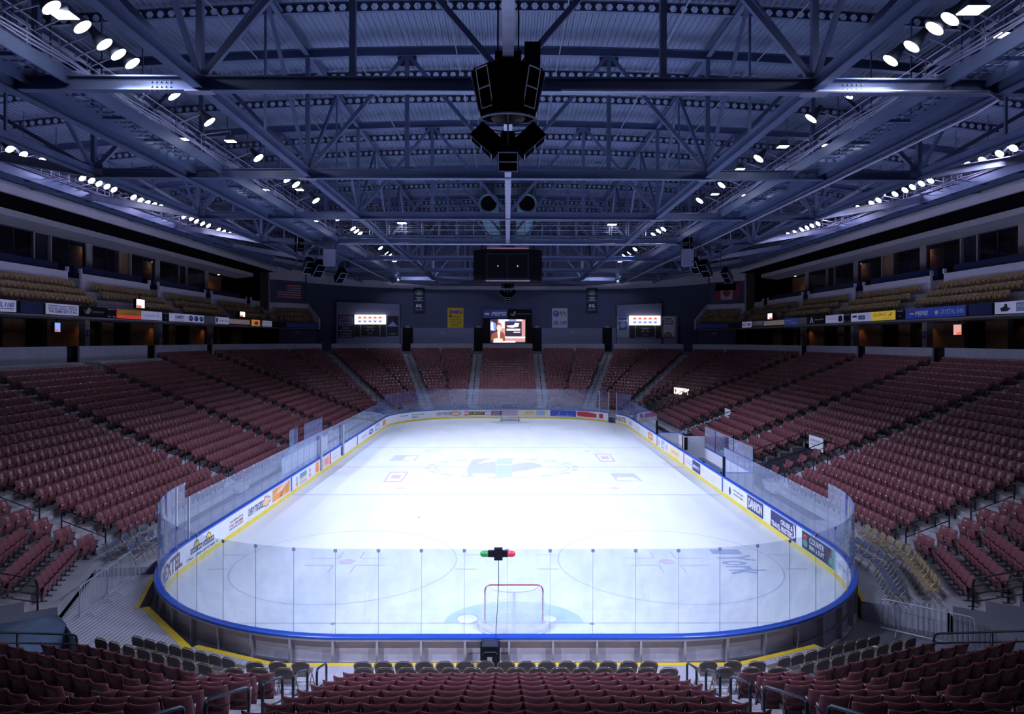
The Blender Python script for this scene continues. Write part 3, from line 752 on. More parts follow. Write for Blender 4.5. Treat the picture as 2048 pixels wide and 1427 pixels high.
for e in SKIP_E:
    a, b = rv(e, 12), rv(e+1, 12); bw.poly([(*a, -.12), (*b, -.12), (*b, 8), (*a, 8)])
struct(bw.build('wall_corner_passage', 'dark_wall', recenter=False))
# aisle steps
for k, (p, u, nm) in enumerate(AISLES):
    p, u = Vector(p), Vector(u).normalized(); w = Vector((-u.y, u.x)); mb = MB()
    nr = 12 if 'near' in nm and 'nearest' not in nm else NROW
    if proj((*(p+u*8), 4)) is None: continue
    e = min(range(NE), key=lambda e_: (Vector(RING[e_]).lerp(Vector(RING[(e_+1) % NE]), .5)-p).length if enorm(e_).dot(u) > .5 else 99)
    cosu = enorm(e).dot(u)
    for i in range(nr):
        o = (RUN*i-.6)/cosu; z = zrow(i)-RISE/2
        for sgn in (-1, 1):
            a = p+u*(o-.30)+w*sgn*.04; b = p+u*(o-.30)+w*sgn*.70; c = p+u*(o+.01)+w*sgn*.70; d = p+u*(o+.01)+w*sgn*.04
            mb.hexa([(*v, z-.16) for v in (a, b, c, d)], [(*v, z) for v in (a, b, c, d)])
            a, b = p+u*(o-.005)+w*sgn*.04, p+u*(o-.005)+w*sgn*.70; c, d = b+u*.28, a+u*.28
            mb.hexa([(*v, z+.15) for v in (a, b, c, d)], [(*v, z+.172) for v in (a, b, c, d)])
    struct(mb.build('floor_aisle_steps', 'tread', recenter=False))

# ------------------------------------------------------------------ stadium seats
def shell(mb, hw0, hw1, z0, z1, y0, y1, curve, th, nu, nv, bev=.5):
    """curved panel, wider at one end, front and back surfaces joined by a rounded rim; front is +y"""
    def pt(u, v, side):
        hw = hw0+(hw1-hw0)*v; e = (1-abs(u)**6)**.5*(1-abs(2*v-1)**8)**.5 if abs(u) < 1 and 0 < v < 1 else 0
        return (u*hw, y0+(y1-y0)*v+curve*u*u+side*th*.5*(.62+.38*e), z0+(z1-z0)*v)
    n = len(mb.v); us = [-1+2*i/nu for i in range(nu+1)]; vs = [j/nv for j in range(nv+1)]
    for side in (1, -1):
        for u in us:
            for v in vs: mb.v.append(pt(u, v, side))
    W = nv+1; H = (nu+1)*W
    for i in range(nu):
        for j in range(nv):
            a = n+i*W+j; mb.f.append((a, a+1, a+W+1, a+W)); b = a+H; mb.f.append((b, b+W, b+W+1, b+1))
    for i in range(nu):
        a = n+i*W; mb.f.append((a, a+W, a+W+H, a+H)); a = n+i*W+nv; mb.f.append((a, a+H, a+H+W, a+W))
    for j in range(nv):
        a = n+j; mb.f.append((a, a+H, a+H+1, a+1)); a = n+nu*W+j; mb.f.append((a, a+1, a+H+1, a+H))
    return mb
def seat_meshes(nu, nv):
    back = shell(MB(), .228, .240, .40, .85, .03, -.10, .08, .045, nu, nv)
    pan = shell(MB(), .205, .208, .19, .60, .10, .20, .015, .045, max(2, nu-4), max(2, nv-3))
    leg = MB()
    leg.box((-.262, -.02, .0), (-.232, .05, .44)); leg.box((-.262, -.06, .30), (-.236, .20, .36)); leg.box((-.266, -.10, 0), (-.228, .16, .025))
    leg.box((-.262, -.04, .56), (-.236, .15, .58))
    return back, pan, leg
SEATS = []                                     # (edge, interval, row, k, n, pos, normal)
for e in range(NE):
    if e in SKIP_E: continue
    for i in range(rows_on(e)):
        iv, d = free(e, RUN*i, i, True, .1 if e not in (8, 0) else .05)
        n = enorm(e)
        for q, (a, b) in enumerate(iv):
            ln = (b-a).length; k = int((ln+.06)/.4915)
            if k < 1: continue
            sp = ln/k if ln/k < .53 else .49
            for j in range(k):
                p = a+d*(ln/2+(j-(k-1)/2)*sp)
                if e == 8 and i >= 18 and -24.5 < p.y < 10: continue
                c = proj((p.x, p.y, zrow(i)+.6))
                if c is None or not (-160 < c[0] < 2208 and -100 < c[1] < 1500): continue
                SEATS.append((e, q, i, j, k, p, n, c))
SEATS.sort(key=lambda s: (Vector((s[5].x, s[5].y, zrow(s[2])+.6))-CAM).length + (0 if (-10 < s[7][0] < 2058 and s[7][1] < 1440) else 500))
bm_, pm_, lm_ = seat_meshes(8, 6)
root0 = thing('stadium_seat', 'x', 'stadium seat', (0, 0, 0), 'maroon fixed seats of the lower bowl')
kb = bm_.build('backrest', 'maroon', root0, True); kp = pm_.build('seat', 'maroon', root0, True); kl = lm_.build('leg', 'seat_metal', root0)
note_kids(root0, [kb, kp, kl])
def blockname(e, q):
    if e == 12: return ('block left of near left aisle', 'block behind the near goal', 'block right of near right aisle')[min(q, 2)]
    if e == 11: return 'slanting near left block'
    if e == 13: return 'slanting near right block'
    if e in (9, 15): return 'near %s corner block' % ('left' if e == 9 else 'right')
    return '%s stand %s block' % ('left' if e == 8 else 'right', nth(q))
for k, (e, q, i, j, n, p, nr, c) in enumerate(SEATS[:300]):
    o = root0 if k == 0 else copy_tree(root0)
    o.location = (p.x, p.y, zrow(i)); o.rotation_euler = (0, 0, math.atan2(nr.x, -nr.y))
    # edge runs left to right for the near end; seats are counted from the left as seen from here
    left = j if e in (9, 11, 12, 13, 14, 15) else n-1-j
    o['label'] = 'maroon seat, %s, %s row, %s from its left' % (blockname(e, q), nth(i), nth(left))
def mass(name, tmpl, m, items):
    """thousands of alike seats as one mesh: template vertices moved to every (x, y, z, angle)"""
    T = np.array(tmpl.v, dtype=np.float64); nv = len(T); A = np.array(items)
    cs, sn = np.cos(A[:, 3])[:, None], np.sin(A[:, 3])[:, None]
    X = T[None, :, 0]*cs-T[None, :, 1]*sn+A[:, 0, None]; Y = T[None, :, 0]*sn+T[None, :, 1]*cs+A[:, 1, None]; Z = T[None, :, 2]+A[:, 2, None]
    co_ = np.stack([X, Y, Z], -1).reshape(-1, 3)
    ls = np.array([len(f) for f in tmpl.f]); lv = np.concatenate([np.array(f) for f in tmpl.f]); N_ = len(A)
    LV = (lv[None, :]+(np.arange(N_)*nv)[:, None]).ravel(); LT = np.tile(ls, N_); LS = np.concatenate([[0], np.cumsum(LT)[:-1]])
    me = bpy.data.meshes.new(name); me.vertices.add(len(co_)); me.vertices.foreach_set('co', co_.ravel())
    me.loops.add(len(LV)); me.loops.foreach_set('vertex_index', LV.astype(np.int32))
    me.polygons.add(len(LT)); me.polygons.foreach_set('loop_start', LS.astype(np.int32))
    me.update(calc_edges=True); me.shade_smooth(); me.materials.append(M[m])
    o = bpy.data.objects.new(name, me); COL.objects.link(o); return o
lb, lp, ll = seat_meshes(6, 4)
items = [(p.x, p.y, zrow(i), math.atan2(nr.x, -nr.y)) for (e, q, i, j, n, p, nr, c) in SEATS[300:]]
tm = MB(); tm.v = lb.v+lp.v; tm.f = lb.f+[tuple(len(lb.v)+x for x in f) for f in lp.f]
st = thing('stadium_seat_rows', 'maroon stadium seats filling the side and far stands beyond the nearest ones', 'stadium seats'); st['kind'] = 'stuff'
o = mass('seats', tm, 'maroon', items); o.parent = st
l2 = MB(); l2.box((-.262, -.02, .0), (-.232, .05, .44)); l2.box((-.266, -.04, .5), (-.228, .17, .58))
o = mass('seat_legs', l2, 'seat_metal', items); o.parent = st

# ------------------------------------------------------------------ folding chairs
def chair_proto(panel, name='folding_chair'):
    r = thing(name, 'x', 'folding chair', (0, 0, 0), 'folding chairs on the rink-side platforms')
    f = MB()
    arc = [(-.215+.14*(1-math.cos(t)), -.215, .69+.125*math.sin(t)) for t in (0, .4, .8, 1.2, PI/2)]
    path = [(-.225, .23, 0), (-.22, .02, .40)]+[(x, y, z) for x, y, z in arc]; path += [(-x, y, z) for x, y, z in path[::-1]]
    f.tube(path, .013, 5); f.tube([(-.2, -.1, .38), (.2, -.1, .38)], .008, 4); f.tube([(-.22, .17, .11), (.22, .17, .11)], .008, 4)
    a = f.build('frame', 'bronze', r, True)
    l = MB(); l.tube([(-.20, -.27, 0), (-.195, .14, .43), (.195, .14, .43), (.20, -.27, 0)], .012, 5); l.tube([(-.2, -.21, .07), (.2, -.21, .07)], .008, 4)
    b = l.build('rear_legs', 'bronze', r)
    s_ = MB(); s_.hexa([(-.19, -.20, .425), (.19, -.20, .425), (.2, .19, .445), (-.2, .19, .445)], [(-.19, -.20, .445), (.19, -.20, .445), (.2, .19, .465), (-.2, .19, .465)])
    c = s_.build('seat', panel, r)
    k = MB(); pr = [(-.2, .54), (-.205, .68), (-.19, .735), (-.15, .78), (-.08, .803), (0, .806), (.08, .803), (.15, .78), (.19, .735), (.205, .68), (.2, .54)]
    k.hexa([(x, -.19-(z-.5)*.1-.03*(1-(x/.2)**2), z) for x, z in pr], [(x, -.205-(z-.5)*.1-.03*(1-(x/.2)**2), z) for x, z in pr])
    d = k.build('backrest', panel, r)
    note_kids(r, [a, b, c, d]); return r
ch1 = chair_proto('chair_panel'); ch2 = chair_proto('chair_blue'); used = {ch1: False, ch2: False}
NCH = [0]
def chair(pr, p, z, rz, label):
    o = pr if not used[pr] else copy_tree(pr); used[pr] = True
    o.location = (p[0], p[1], z); o.rotation_euler = (0, 0, rz); o['label'] = label; NCH[0] += 1; return o
def chair_row(e, r, z, t0, t1, n, lab, pr=None, flip=False, jitter=.0, skip=()):
    a, b = rv(e, r), rv(e+1, r); nr = enorm(e)
    ps = [a.lerp(b, t0+(t1-t0)*(k+.5)/n) for k in range(n)]
    for k, p in enumerate(ps):
        if k in skip: continue
        idx = k if not flip else n-1-k
        chair(pr or ch1, p, z, math.atan2(nr.x, -nr.y)+random.uniform(-1, 1)*jitter, lab % nth(idx))
chair_row(12, -1.82, .5, (6.9-4.05)/13.8, (6.9+4.0)/13.8, 15, 'brown folding chair, front row behind near goal, %s from the left')
chair_row(12, -.98, .75, (6.9-3.75)/13.8, (6.9+4.2)/13.8, 15, 'brown folding chair, second row behind near goal, %s from the left')
chair_row(12, -1.82, .5, .0, .13, 3, 'brown folding chair, front row beside left near aisle, %s from the left'); chair_row(12, -.98, .75, .0, .13, 3, 'brown folding chair, second row beside left near aisle, %s from the left')
chair_row(12, -1.82, .5, .86, 1., 3, 'brown folding chair, front row beside right near aisle, %s from the left'); chair_row(12, -.98, .75, .86, 1., 3, 'brown folding chair, second row beside right near aisle, %s from the left')
chair_row(11, -1.85, .5, -.12, .95, 8, 'brown folding chair, slanting front row at near left, %s from the left', jitter=.05)
chair_row(11, -1.0, .75, -.14, .95, 8, 'brown folding chair, slanting second row at near left, %s from the left', jitter=.05)
chair_row(13, -1.85, .5, .05, 1.12, 8, 'brown folding chair, slanting front row at near right, %s from the left', jitter=.04)
chair_row(13, -1.0, .75, .05, 1.14, 8, 'brown folding chair, slanting second row at near right, %s from the left', jitter=.04)
ch3 = chair_proto('chair_tan'); used[ch3] = False
chair_row(15, -1.9, .5, .12, 1.0, 8, 'blue folding chair, front row of near right platform, %s from its near end', ch2, jitter=.12)
chair_row(15, -1.0, .78, .10, 1.0, 8, 'tan folding chair, rear row of near right platform, %s from its near end', ch3, jitter=.1)
chair_row(0, -1.9, .5, .0, .07, 6, 'blue folding chair, front row past the near right corner, %s from the corner', ch2, jitter=.1)
chair_row(0, -1.0, .78, .0, .07, 6, 'tan folding chair, rear row past the near right corner, %s from the corner', ch3, jitter=.1)
chair_row(8, -1.75, .78, .935, .995, 4, 'blue folding chair on the raised left platform, boards side, %s from the far end', ch2, jitter=.5)
chair_row(8, -.95, .78, .932, .995, 5, 'blue folding chair on the raised left platform, seats side, %s from the far end', ch2, jitter=.35)
for e, t0, t1, n, nm in ((4, .05, .15, 2, 'right of the far right aisle'), (4, .255, .745, 13, 'behind the far goal'), (4, .86, .98, 3, 'left of the far left aisle'),
                          (3, .3, .98, 6, 'at slanting far right'), (5, .02, .7, 6, 'at slanting far left'), (6, .05, .6, 6, 'in far left corner')):
    chair_row(e, -1.75, .5, t0, t1, n, 'blue folding chair '+nm+', front row, %s from left', ch2, True)
    chair_row(e, -.95, .75, t0, t1, n, 'blue folding chair '+nm+', second row, %s from left', ch2, True)

# ------------------------------------------------------------------ rails
def railing(pts, h, label, name='guard_rail', m='black_rail', bars=3, group='railings', cat='railing', posts=None, r=.028, bal=0):
    """tubular railing along floor points pts: rounded top rail with posts as one bent tube, then lower rails"""
    pts = [Vector(p) for p in pts]; t = thing(name, label, cat, pts[0], group)
    up = Vector((0, 0, h)); top = [p+up for p in pts]
    a = (top[0]-top[1]).normalized(); 
    MB().tube([pts[0], top[0]-Vector((0, 0, .12)), top[0]-a*.03-Vector((0, 0, .03)), top[0]-a*.12]+top[1:-1]+[top[-1]+(top[-2]-top[-1]).normalized()*.12, top[-1]+(top[-2]-top[-1]).normalized()*.03-Vector((0, 0, .03)), top[-1]-Vector((0, 0, .12)), pts[-1]], r, 6).build('top_rail', m, t, True)
    for b in range(bars-1):
        k = (b+1)/bars
        MB().tube([p+up*k for p in pts], r*.8, 5).build('lower_rail', m, t, True)
    for i in range(1, len(pts)-1): MB().tube([pts[i], top[i]], r, 6).build('post', m, t, True)
    if bal:
        mb = MB()
        for i in range(1, bal):
            k = i/bal*(len(pts)-1); j = min(int(k), len(pts)-2); p = pts[j].lerp(pts[j+1], k-j); mb.tube([p+up*.12, p+up], .009, 4)
        mb.build('balusters', m, t)
    return t
for p, u, nm in AISLES:
    p, u = Vector(p), Vector(u).normalized()
    e = min(range(NE), key=lambda e_: (Vector(RING[e_]).lerp(Vector(RING[(e_+1) % NE]), .5)-p).length if enorm(e_).dot(u) > .5 else 99)
    cs = enorm(e).dot(u); near = nm.startswith('near ')
    spans = ((-1.6, -.6), (.3, 1.5), (2.3, 3.6), (4.4, 6.4), (7.2, 9.3)) if near else ((0, 2), (3, 5), (6, 8), (9, 11), (12, 14), (15, 17))
    for k, (i0, i1) in enumerate(spans):
        a = p+u*(RUN*i0/cs); b = p+u*(RUN*i1/cs); za, zb = max(.5, zrow(i0)), max(.5, zrow(i1))
        c = proj((*a, za+.5))
        if c is None or not (-60 < c[0] < 2108): continue
        if near and k == 0: za, zb = .5, .75
        railing([(*a, za), (*b, zb)], .92, 'dark handrail in %s, %s from the ice' % (nm, nth(k)), 'aisle_handrail', 'blue_rail' if near else 'black_rail', 2, 'aisle handrails', 'handrail')
# guards round the near corner passages
def v3(p, z): return (p[0], p[1], z)
for v, e, lab in ((10, 9, 'left corner passage, far side'), (15, 15, 'right corner passage, far side'), (11, 11, 'left corner passage, near side'), (14, 13, 'right corner passage, near side')):
    for k, (i0, i1) in enumerate(((0, 3), (3.4, 6.4), (6.8, 10))):
        pts = [v3(rv(v, RUN*(i0+(i1-i0)*q/2)-.1), zrow(i0)+(zrow(i1)-zrow(i0))*q/2) for q in range(3)]
        railing(pts, .95, 'black guard rail beside the %s, %s from the ice' % (lab, nth(k)), 'guard_rail', 'black_rail', 4)
for b, u, h, mr, nm in [(*x, n) for x, n in zip(VOMS, ('near player tunnel', 'middle player tunnel', 'far right corner tunnel'))]:
    b, u = Vector(b), Vector(u).normalized(); w = Vector((-u.y, u.x))
    for sg, sn in ((-1, 'near'), (1, 'far')):
        o = b+w*sg*(h+.05)
        railing([v3(o+u*(RUN*.0-.4), zrow(0)), v3(o+u*(RUN*mr*.5), zrow(mr*.5)), v3(o+u*(RUN*mr+.1), zrow(mr))], .95, 'black guard rail on the %s side of the %s' % (sn, nm), 'guard_rail', 'black_rail', 3)
    rr = RUN*(mr+1)-.55
    railing([v3(b+w*h+u*rr, zrow(mr+1)), v3(b-w*h+u*rr, zrow(mr+1))], .85, 'black guard rail across the head of the %s' % nm, 'guard_rail', 'black_rail', 3)
# signs at the head of the tunnels
def sign(name, label, pl, w, h, m, items=(), group=None, depth=.05):
    t = thing(name, label, 'sign', pl.o, group)
    mb = MB(); q = [pl.o+pl.r*x+pl.u*y for x, y in ((0, 0), (w, 0), (w, h), (0, h))]
    mb.hexa([p-pl.n*depth for p in q], q); mb.build('panel', m, t); art(pl, items, t); return t
for (b, u, h, mr), lab, w, hh in zip(VOMS, ('white sign with small lettering over the near player tunnel', 'plain white sign over the middle player tunnel', 'long cream lit sign with a red badge over the far right tunnel'), (1.9, 1.5, 3.0), (.85, .85, .72)):
    b, u = Vector(b), Vector(u).normalized(); rr = RUN*(mr+1)-.66
    r = Vector((u.y, -u.x, 0))            # right-hand direction for a viewer on the ice
    o = Vector((*(b+u*rr), zrow(mr)+.1))-r*w/2
    if hh > .8: it = [('t', 'grey_ink', 'lettering', 'PLAYERS ONLY', .12*w, .5, .85*w, .66), ('r', 'grey_ink', 'small_print', .15*w, .3, .6*w, .36)]
    else: it = [('e', 'lit_red', 'badge', .35, .36, .2, .26), ('r', 'white_ink', 'badge_band', .15, .3, .55, .42), ('r', 'lemon_ink', 'faint_line', 1.0, .34, 2.3, .40)]
    sign('tunnel_sign', lab, Plane(o, r, (0, 0, 1)), w, hh, 'board_white' if hh > .8 else 'lit_white', it)
# crowd barriers
def barrier(p, q, h, label, bal=18):
    p, q = Vector(p), Vector(q); t = railing([p+Vector((0, 0, .12)), q+Vector((0, 0, .12))], h-.12, label, 'crowd_barrier', 'alu', 1, 'crowd barriers', 'barrier', r=.018, bal=bal)
    MB().tube([p+Vector((0, 0, .14)), q+Vector((0, 0, .14))], .018, 6).build('bottom_rail', 'alu', t, True)
    d = (q-p).normalized(); n = Vector((-d.y, d.x, 0))
    for k in (.18, .82):
        c = p.lerp(q, k); MB().tube([c-n*.3, c-n*.2+Vector((0, 0, .1)), c+n*.2+Vector((0, 0, .1)), c+n*.3], .016, 5).build('foot', 'alu', t)
    return t
a = atZ(159, 1241, .5); b = atZ(262, 1160, .5)
m_ = a.lerp(b, .5)
barrier(a, m_, 1.07, 'silver crowd barrier on the left plank deck, nearer of the pair'); barrier(m_, b, 1.07, 'silver crowd barrier on the left plank deck, farther of the pair')
a = atZ(1761, 1262, -.1); b = atZ(1950, 1306, -.1)
barrier(a, b, 1.07, 'silver crowd barrier in front of the right corner platform', 20)
a = atZ(1736, 1366, -.1); b = atZ(1830, 1400, -.1)
barrier(a, b, 1.07, 'silver crowd barrier behind the right-hand folding chairs', 10)
# blue tarpaulin heap in the left corner passage
t = MB(); c = atZ(22, 1318, .0)
prof = [(-1.6, 0), (-1.5, .8), (-.7, 1.0), (.4, 1.1), (.85, .8), (1.1, 0)]
nn = 9
for k in range(nn):
    y = c.y-1.3+2.6*k/(nn-1)
    for x, z in prof: t.v.append((c.x+x+random.uniform(-.08, .08), y+.1*math.sin(x*3+k), -.1+z*(1-.25*abs(k-4)/4)+random.uniform(-.05, .05)*(z > 0)))
for k in range(nn-1):
    for j in range(5): a = k*6+j; t.f.append((a, a+6, a+7, a+1))
t.f += [tuple(range(6)), tuple((nn-1)*6+j for j in range(5, -1, -1))]
tag(t.build('tarpaulin', 'tarp', None, True), 'blue tarpaulin draped over equipment in the near left corner passage', 'tarpaulin')

# ------------------------------------------------------------------ penalty boxes and benches
def boxwall(name, label, pts, z0, z1, th, m, cat='partition', cap=True):
    p, q = Vector((*pts[0], 0)), Vector((*pts[1], 0)); d = (q-p).normalized(); n = Vector((-d.y, d.x, 0))*th/2
    t = thing(name, label, cat, (p.x, p.y, z0))
    MB().hexa([v+Vector((0, 0, z0)) for v in (p-n, q-n, q+n, p+n)], [v+Vector((0, 0, z1)) for v in (p-n, q-n, q+n, p+n)]).build('panel', m, t)
    if cap:
        n = n*1.3; MB().hexa([v+Vector((0, 0, z1)) for v in (p-n, q-n, q+n, p+n)], [v+Vector((0, 0, z1+.05)) for v in (p-n, q-n, q+n, p+n)]).build('cap', 'cap_blue', t)
    return t
def backglass(x, y0, y1, z0, z1, label):
    t = thing('back_glass', label, 'glass pane', (x, y0, z0), 'glass behind the players boxes')
    MB().box((x-.006, y0, z0), (x+.006, y1, z1)).build('pane', 'rink_glass', t); MB().box((x-.02, y0-.03, z0), (x+.02, y0, z1)).build('post', 'steel_dark', t)
boxwall('bench_partition', 'white back wall of the right players benches', ((14.85, -8.8), (14.85, 8.8)), .1, 1.25, .08, 'board_white')
boxwall('bench_partition', 'tall white divider between the two right benches', ((13.2, 1.1), (14.8, 1.1)), .1, 2.1, .08, 'board_white', cap=False)
boxwall('bench_partition', 'white end wall of the nearer right bench', ((13.2, -8.8), (14.8, -8.8)), .1, 1.3, .08, 'board_white')
boxwall('bench_partition', 'white end wall of the farther right bench', ((13.2, 8.8), (14.8, 8.8)), .1, 1.3, .08, 'board_white')
for k, (a, b) in enumerate(((-8.7, -5.2), (-5.1, -1.4), (-1.3, 1.2))): backglass(14.85, a, b, 1.3, 2.85, 'clear glass on the back wall of the right benches, %s from the near end' % nth(k))
for y, lab in ((.85, 'nearer'), (1.4, 'farther')): tag(MB().box((13.2, y-.12, 1.12), (13.42, y+.12, 2.05)).build('bench_pad', 'black'), '%s black pad at the bench divider on the right boards' % lab, 'pad')
t = thing('players_bench', 'long grey bench inside the right players box', 'bench', (14.2, -8, .1))
MB().box((14.25, -8.4, .52), (14.6, .7, .57)).build('seat', 'steel', t)
for y in (-8, -4, 0): MB().box((14.35, y-.04, .1), (14.5, y+.04, .52)).build('leg', 'steel_dark', t)
for a, b, k in ((-3.6, -1.7, 'nearer'), (-.3, 4.6, 'farther')): backglass(-14.8, a, b, 1.5, 3.15, '%s glass panel behind the left penalty boxes' % k)
boxwall('penalty_partition', 'white back wall of the left penalty boxes', ((-14.8, 6), (-14.8, -5)), .1, 1.5, .08, 'board_white')
# ------------------------------------------------------------------ shell of the hall
def wallq(name, pts, m): return struct(MB().poly(pts).build(name, m, recenter=False))
XW = 43.0
for sx, nm in ((-1, 'left'), (1, 'right')): wallq('wall_%s' % nm, [(sx*XW, -64, -.2), (sx*XW, 60, -.2), (sx*XW, 60, 26), (sx*XW, -64, 26)], 'dark_wall')
wallq('wall_near', [(-XW, -64, -.2), (XW, -64, -.2), (XW, -64, 26), (-XW, -64, 26)], 'dark_wall')
wallq('wall_far_outer', [(-XW, 60, -.2), (XW, 60, -.2), (XW, 60, 26), (-XW, 60, 26)], 'dark_wall')
# far wall with its pale band
YF = 55.9
wallq('wall_far', [(-32.2, YF, 7.5), (32.2, YF, 7.5), (32.2, YF, 26), (-32.2, YF, 26)], 'navy_wall')
mb = MB(); xs = [-31.4, -26, -20, -12, 0, 12, 20, 26, 31.4]; lo = [18.2, 17.75, 17.45, 17.2, 17.15, 17.2, 17.45, 17.75, 18.2]; hi = [19.7, 19.2, 18.5, 17.75, 17.7, 17.75, 18.5, 19.2, 19.7]
for k in range(len(xs)-1):
    a = [(xs[k], YF-.12, lo[k]), (xs[k+1], YF-.12, lo[k+1]), (xs[k+1], YF-.12, hi[k+1]), (xs[k], YF-.12, hi[k])]; mb.hexa(a, [(x, YF-.01, z) for x, y, z in a])
struct(mb.build('trim_far_band', 'white_trim', recenter=False))
struct(MB().box((-22, YF-.35, 7.55), (22, YF-.02, 11.2)).build('wall_far_lower', 'box_wall', recenter=False))
UPY0, UPY1 = -30., 48.6
def zseg(y0, y1): return y0, y1
for sx, side in ((-1, 'left'), (1, 'right')):
    X = lambda x: sx*x
    struct(MB().box((X(32.2), UPY0, 11.02), (X(32.5), UPY1, 11.80)).build('wall_upper_front', 'black', recenter=False))
    up = MB()
    for x0, x1, z in ((32.5, 33.05, 11.25), (33.05, 34.0, 11.9), (34.0, 34.95, 12.55), (34.95, 36.0, 13.25)):
        up.box((X(x0), UPY0, 10.9), (X(x1), UPY1, z))
    struct(up.build('floor_upper_stand', 'concrete', recenter=False))
    struct(MB().box((X(36.2), UPY0, 10.9), (X(XW), UPY1, 14.4)).build('floor_suite_level', 'concrete_dark', recenter=False))
    upw = MB(); ais = [-5.6, 6.9, 19.5, 32.0, 44.6]; y = UPY0
    for a in ais+[UPY1+.9]:
        if a-.9 > y: upw.box((X(36.0), y, 13.2), (X(36.22), a-.9, 14.85))
        if a < UPY1: upw.box((X(36.0), a-.95, 14.85), (X(36.22), a-.75, 15.25)).box((X(36.0), a+.75, 14.85), (X(36.22), a+.95, 15.25))
        y = a+.9
    struct(upw.build('wall_upper_back', 'white_trim', recenter=False))
    stp = MB()
    for a in ais:
        for k in range(8): stp.box((X(33.05+.37*k), a-.75, 11.3), (X(33.05+.37*(k+1)), a+.75, 11.55+.27*k))
    struct(stp.build('floor_upper_steps', 'tread', recenter=False))
    cnt = MB()
    for k in range(len(ais)-1): cnt.box((X(36.7), ais[k]+1.0, 14.4), (X(37.3), ais[k+1]-1.0, 15.55))
    struct(cnt.build('wall_suite_counter', 'blank_blue', recenter=False))
    # suite fronts: pillars, dark glass, pale bulkhead
    struct(MB().box((X(39.0), UPY0, 14.4), (X(39.2), UPY1, 15.9)).build('wall_suite_sill', 'dark_wall', recenter=False))
    pil = [-10.9, 1.3, 13.5, 25.7, 37.9]
    n = 0
    for k in range(len(pil)-1):
        a, b = pil[k]+.45, pil[k+1]-.45; mid = (a+b)/2
        for u, v in ((a, mid-1.0), (mid+1.0, b)):
            n += 1; w = struct(MB().box((X(39.05), u, 15.9), (X(39.08), v, 18.16)).build('window_%d' % (n+(20 if sx > 0 else 0)), 'suite_glass', recenter=False))
            fr = MB()
            for yy in (u, (u+v)/2, v): fr.box((X(39.02), yy-.04, 15.9), (X(39.1), yy+.04, 18.16))
            fr.build('window_frame', 'steel_dark', w)
        struct(MB().box((X(39.3), mid-.95, 14.4), (X(39.6), mid+.95, 18.16)).build('wall_suite_recess', 'dark_wall' if k % 2 else 'tan_wall', recenter=False))
        struct(MB().box((X(39.0), mid-1.1, 14.4), (X(39.25), mid-.95, 18.16)).box((X(39.0), mid+.95, 14.4), (X(39.25), mid+1.1, 18.16)).build('pillar_suite_jamb', 'pillar', recenter=False))
    for p in pil: struct(MB().box((X(38.9), p-.45, 14.4), (X(39.3), p+.45, 18.2)).build('pillar_suite', 'pillar', recenter=False))
    struct(MB().box((X(41.6), UPY0, 14.4), (X(41.7), UPY1, 18.3)).build('wall_suite_back', 'tan_wall', recenter=False))
    bk = MB()
    bk.hexa([(X(37.0), UPY0, 18.46), (X(39.4), UPY0, 18.16), (X(39.4), UPY0, 18.94), (X(37.0), UPY0, 18.94)][::1], [(X(37.0), UPY1, 18.46), (X(39.4), UPY1, 18.16), (X(39.4), UPY1, 18.94), (X(37.0), UPY1, 18.94)])
    struct(bk.build('trim_suite_bulkhead', 'white_trim', recenter=False))
    struct(MB().box((X(39.3), UPY0, 18.3), (X(XW), UPY1, 18.9)).build('ceiling_suites', 'dark_wall', recenter=False))
    struct(MB().box((X(33.6), UPY0, 19.12), (X(38.5), UPY1, 19.2)).box((X(38.3), UPY0, 18.94), (X(38.5), UPY1, 19.2)).build('ceiling_recess', 'black_cloth', recenter=False))
    tb = MB()
    tb.hexa([(X(33.5), UPY0, 19.1), (X(33.75), UPY0, 19.1), (X(33.95), UPY0, 19.95), (X(33.7), UPY0, 19.95), (X(33.5), UPY0, 19.6)], [(X(33.5), UPY1, 19.1), (X(33.75), UPY1, 19.1), (X(33.95), UPY1, 19.95), (X(33.7), UPY1, 19.95), (X(33.5), UPY1, 19.6)])
    struct(tb.build('trim_upper_ledge', 'white_trim', recenter=False))
    # concourse behind the top row of the bowl
    struct(MB().box((X(38.6), UPY0, 7.5), (X(38.8), UPY1, 11)).build('wall_concourse', 'tan_wall', recenter=False))
    for k, y in enumerate((-15.4, -3.2, 8.9, 21.1, 33.3)):
        struct(MB().box((X(36.2), y-.32, 7.5), (X(36.75), y+.32, 11.0)).build('pillar_concourse', 'pillar', recenter=False))
        t = thing('block_sign', 'small blue block sign on the concourse pillar, %s %s pillar from here' % (side, nth(k)), 'sign', (X(36.18), y, 9.6), 'block signs on concourse pillars')
        MB().box((X(36.15), y-.22, 9.5), (X(36.19), y+.22, 10.1)).build('plate', 'blue_ink', t)
        art(Plane((X(36.15), y+sx*.22, 9.5), (0, -sx, 0), (0, 0, 1)), [('t', 'white_ink', 'lettering', str(112+k if sx < 0 else 98-k), .1, .15, .34, .45)], t)
        for q in (3.2, 8.0): struct(MB().box((X(37.2), y+q, 7.5), (X(38.6), y+q+.5, 11.0)).build('wall_concourse_bay', 'dark_wall', recenter=False))
    struct(MB().box((X(32.1), UPY0, 7.9), (X(32.3), UPY1, 8.62)).build('wall_concourse_curb', 'black', recenter=False))
    # low dark counters and stools line the concourse rail
    struct(MB().box((X(33.6), UPY0, 7.5), (X(34.1), UPY1, 8.75)).build('wall_drink_rail', 'black', recenter=False))

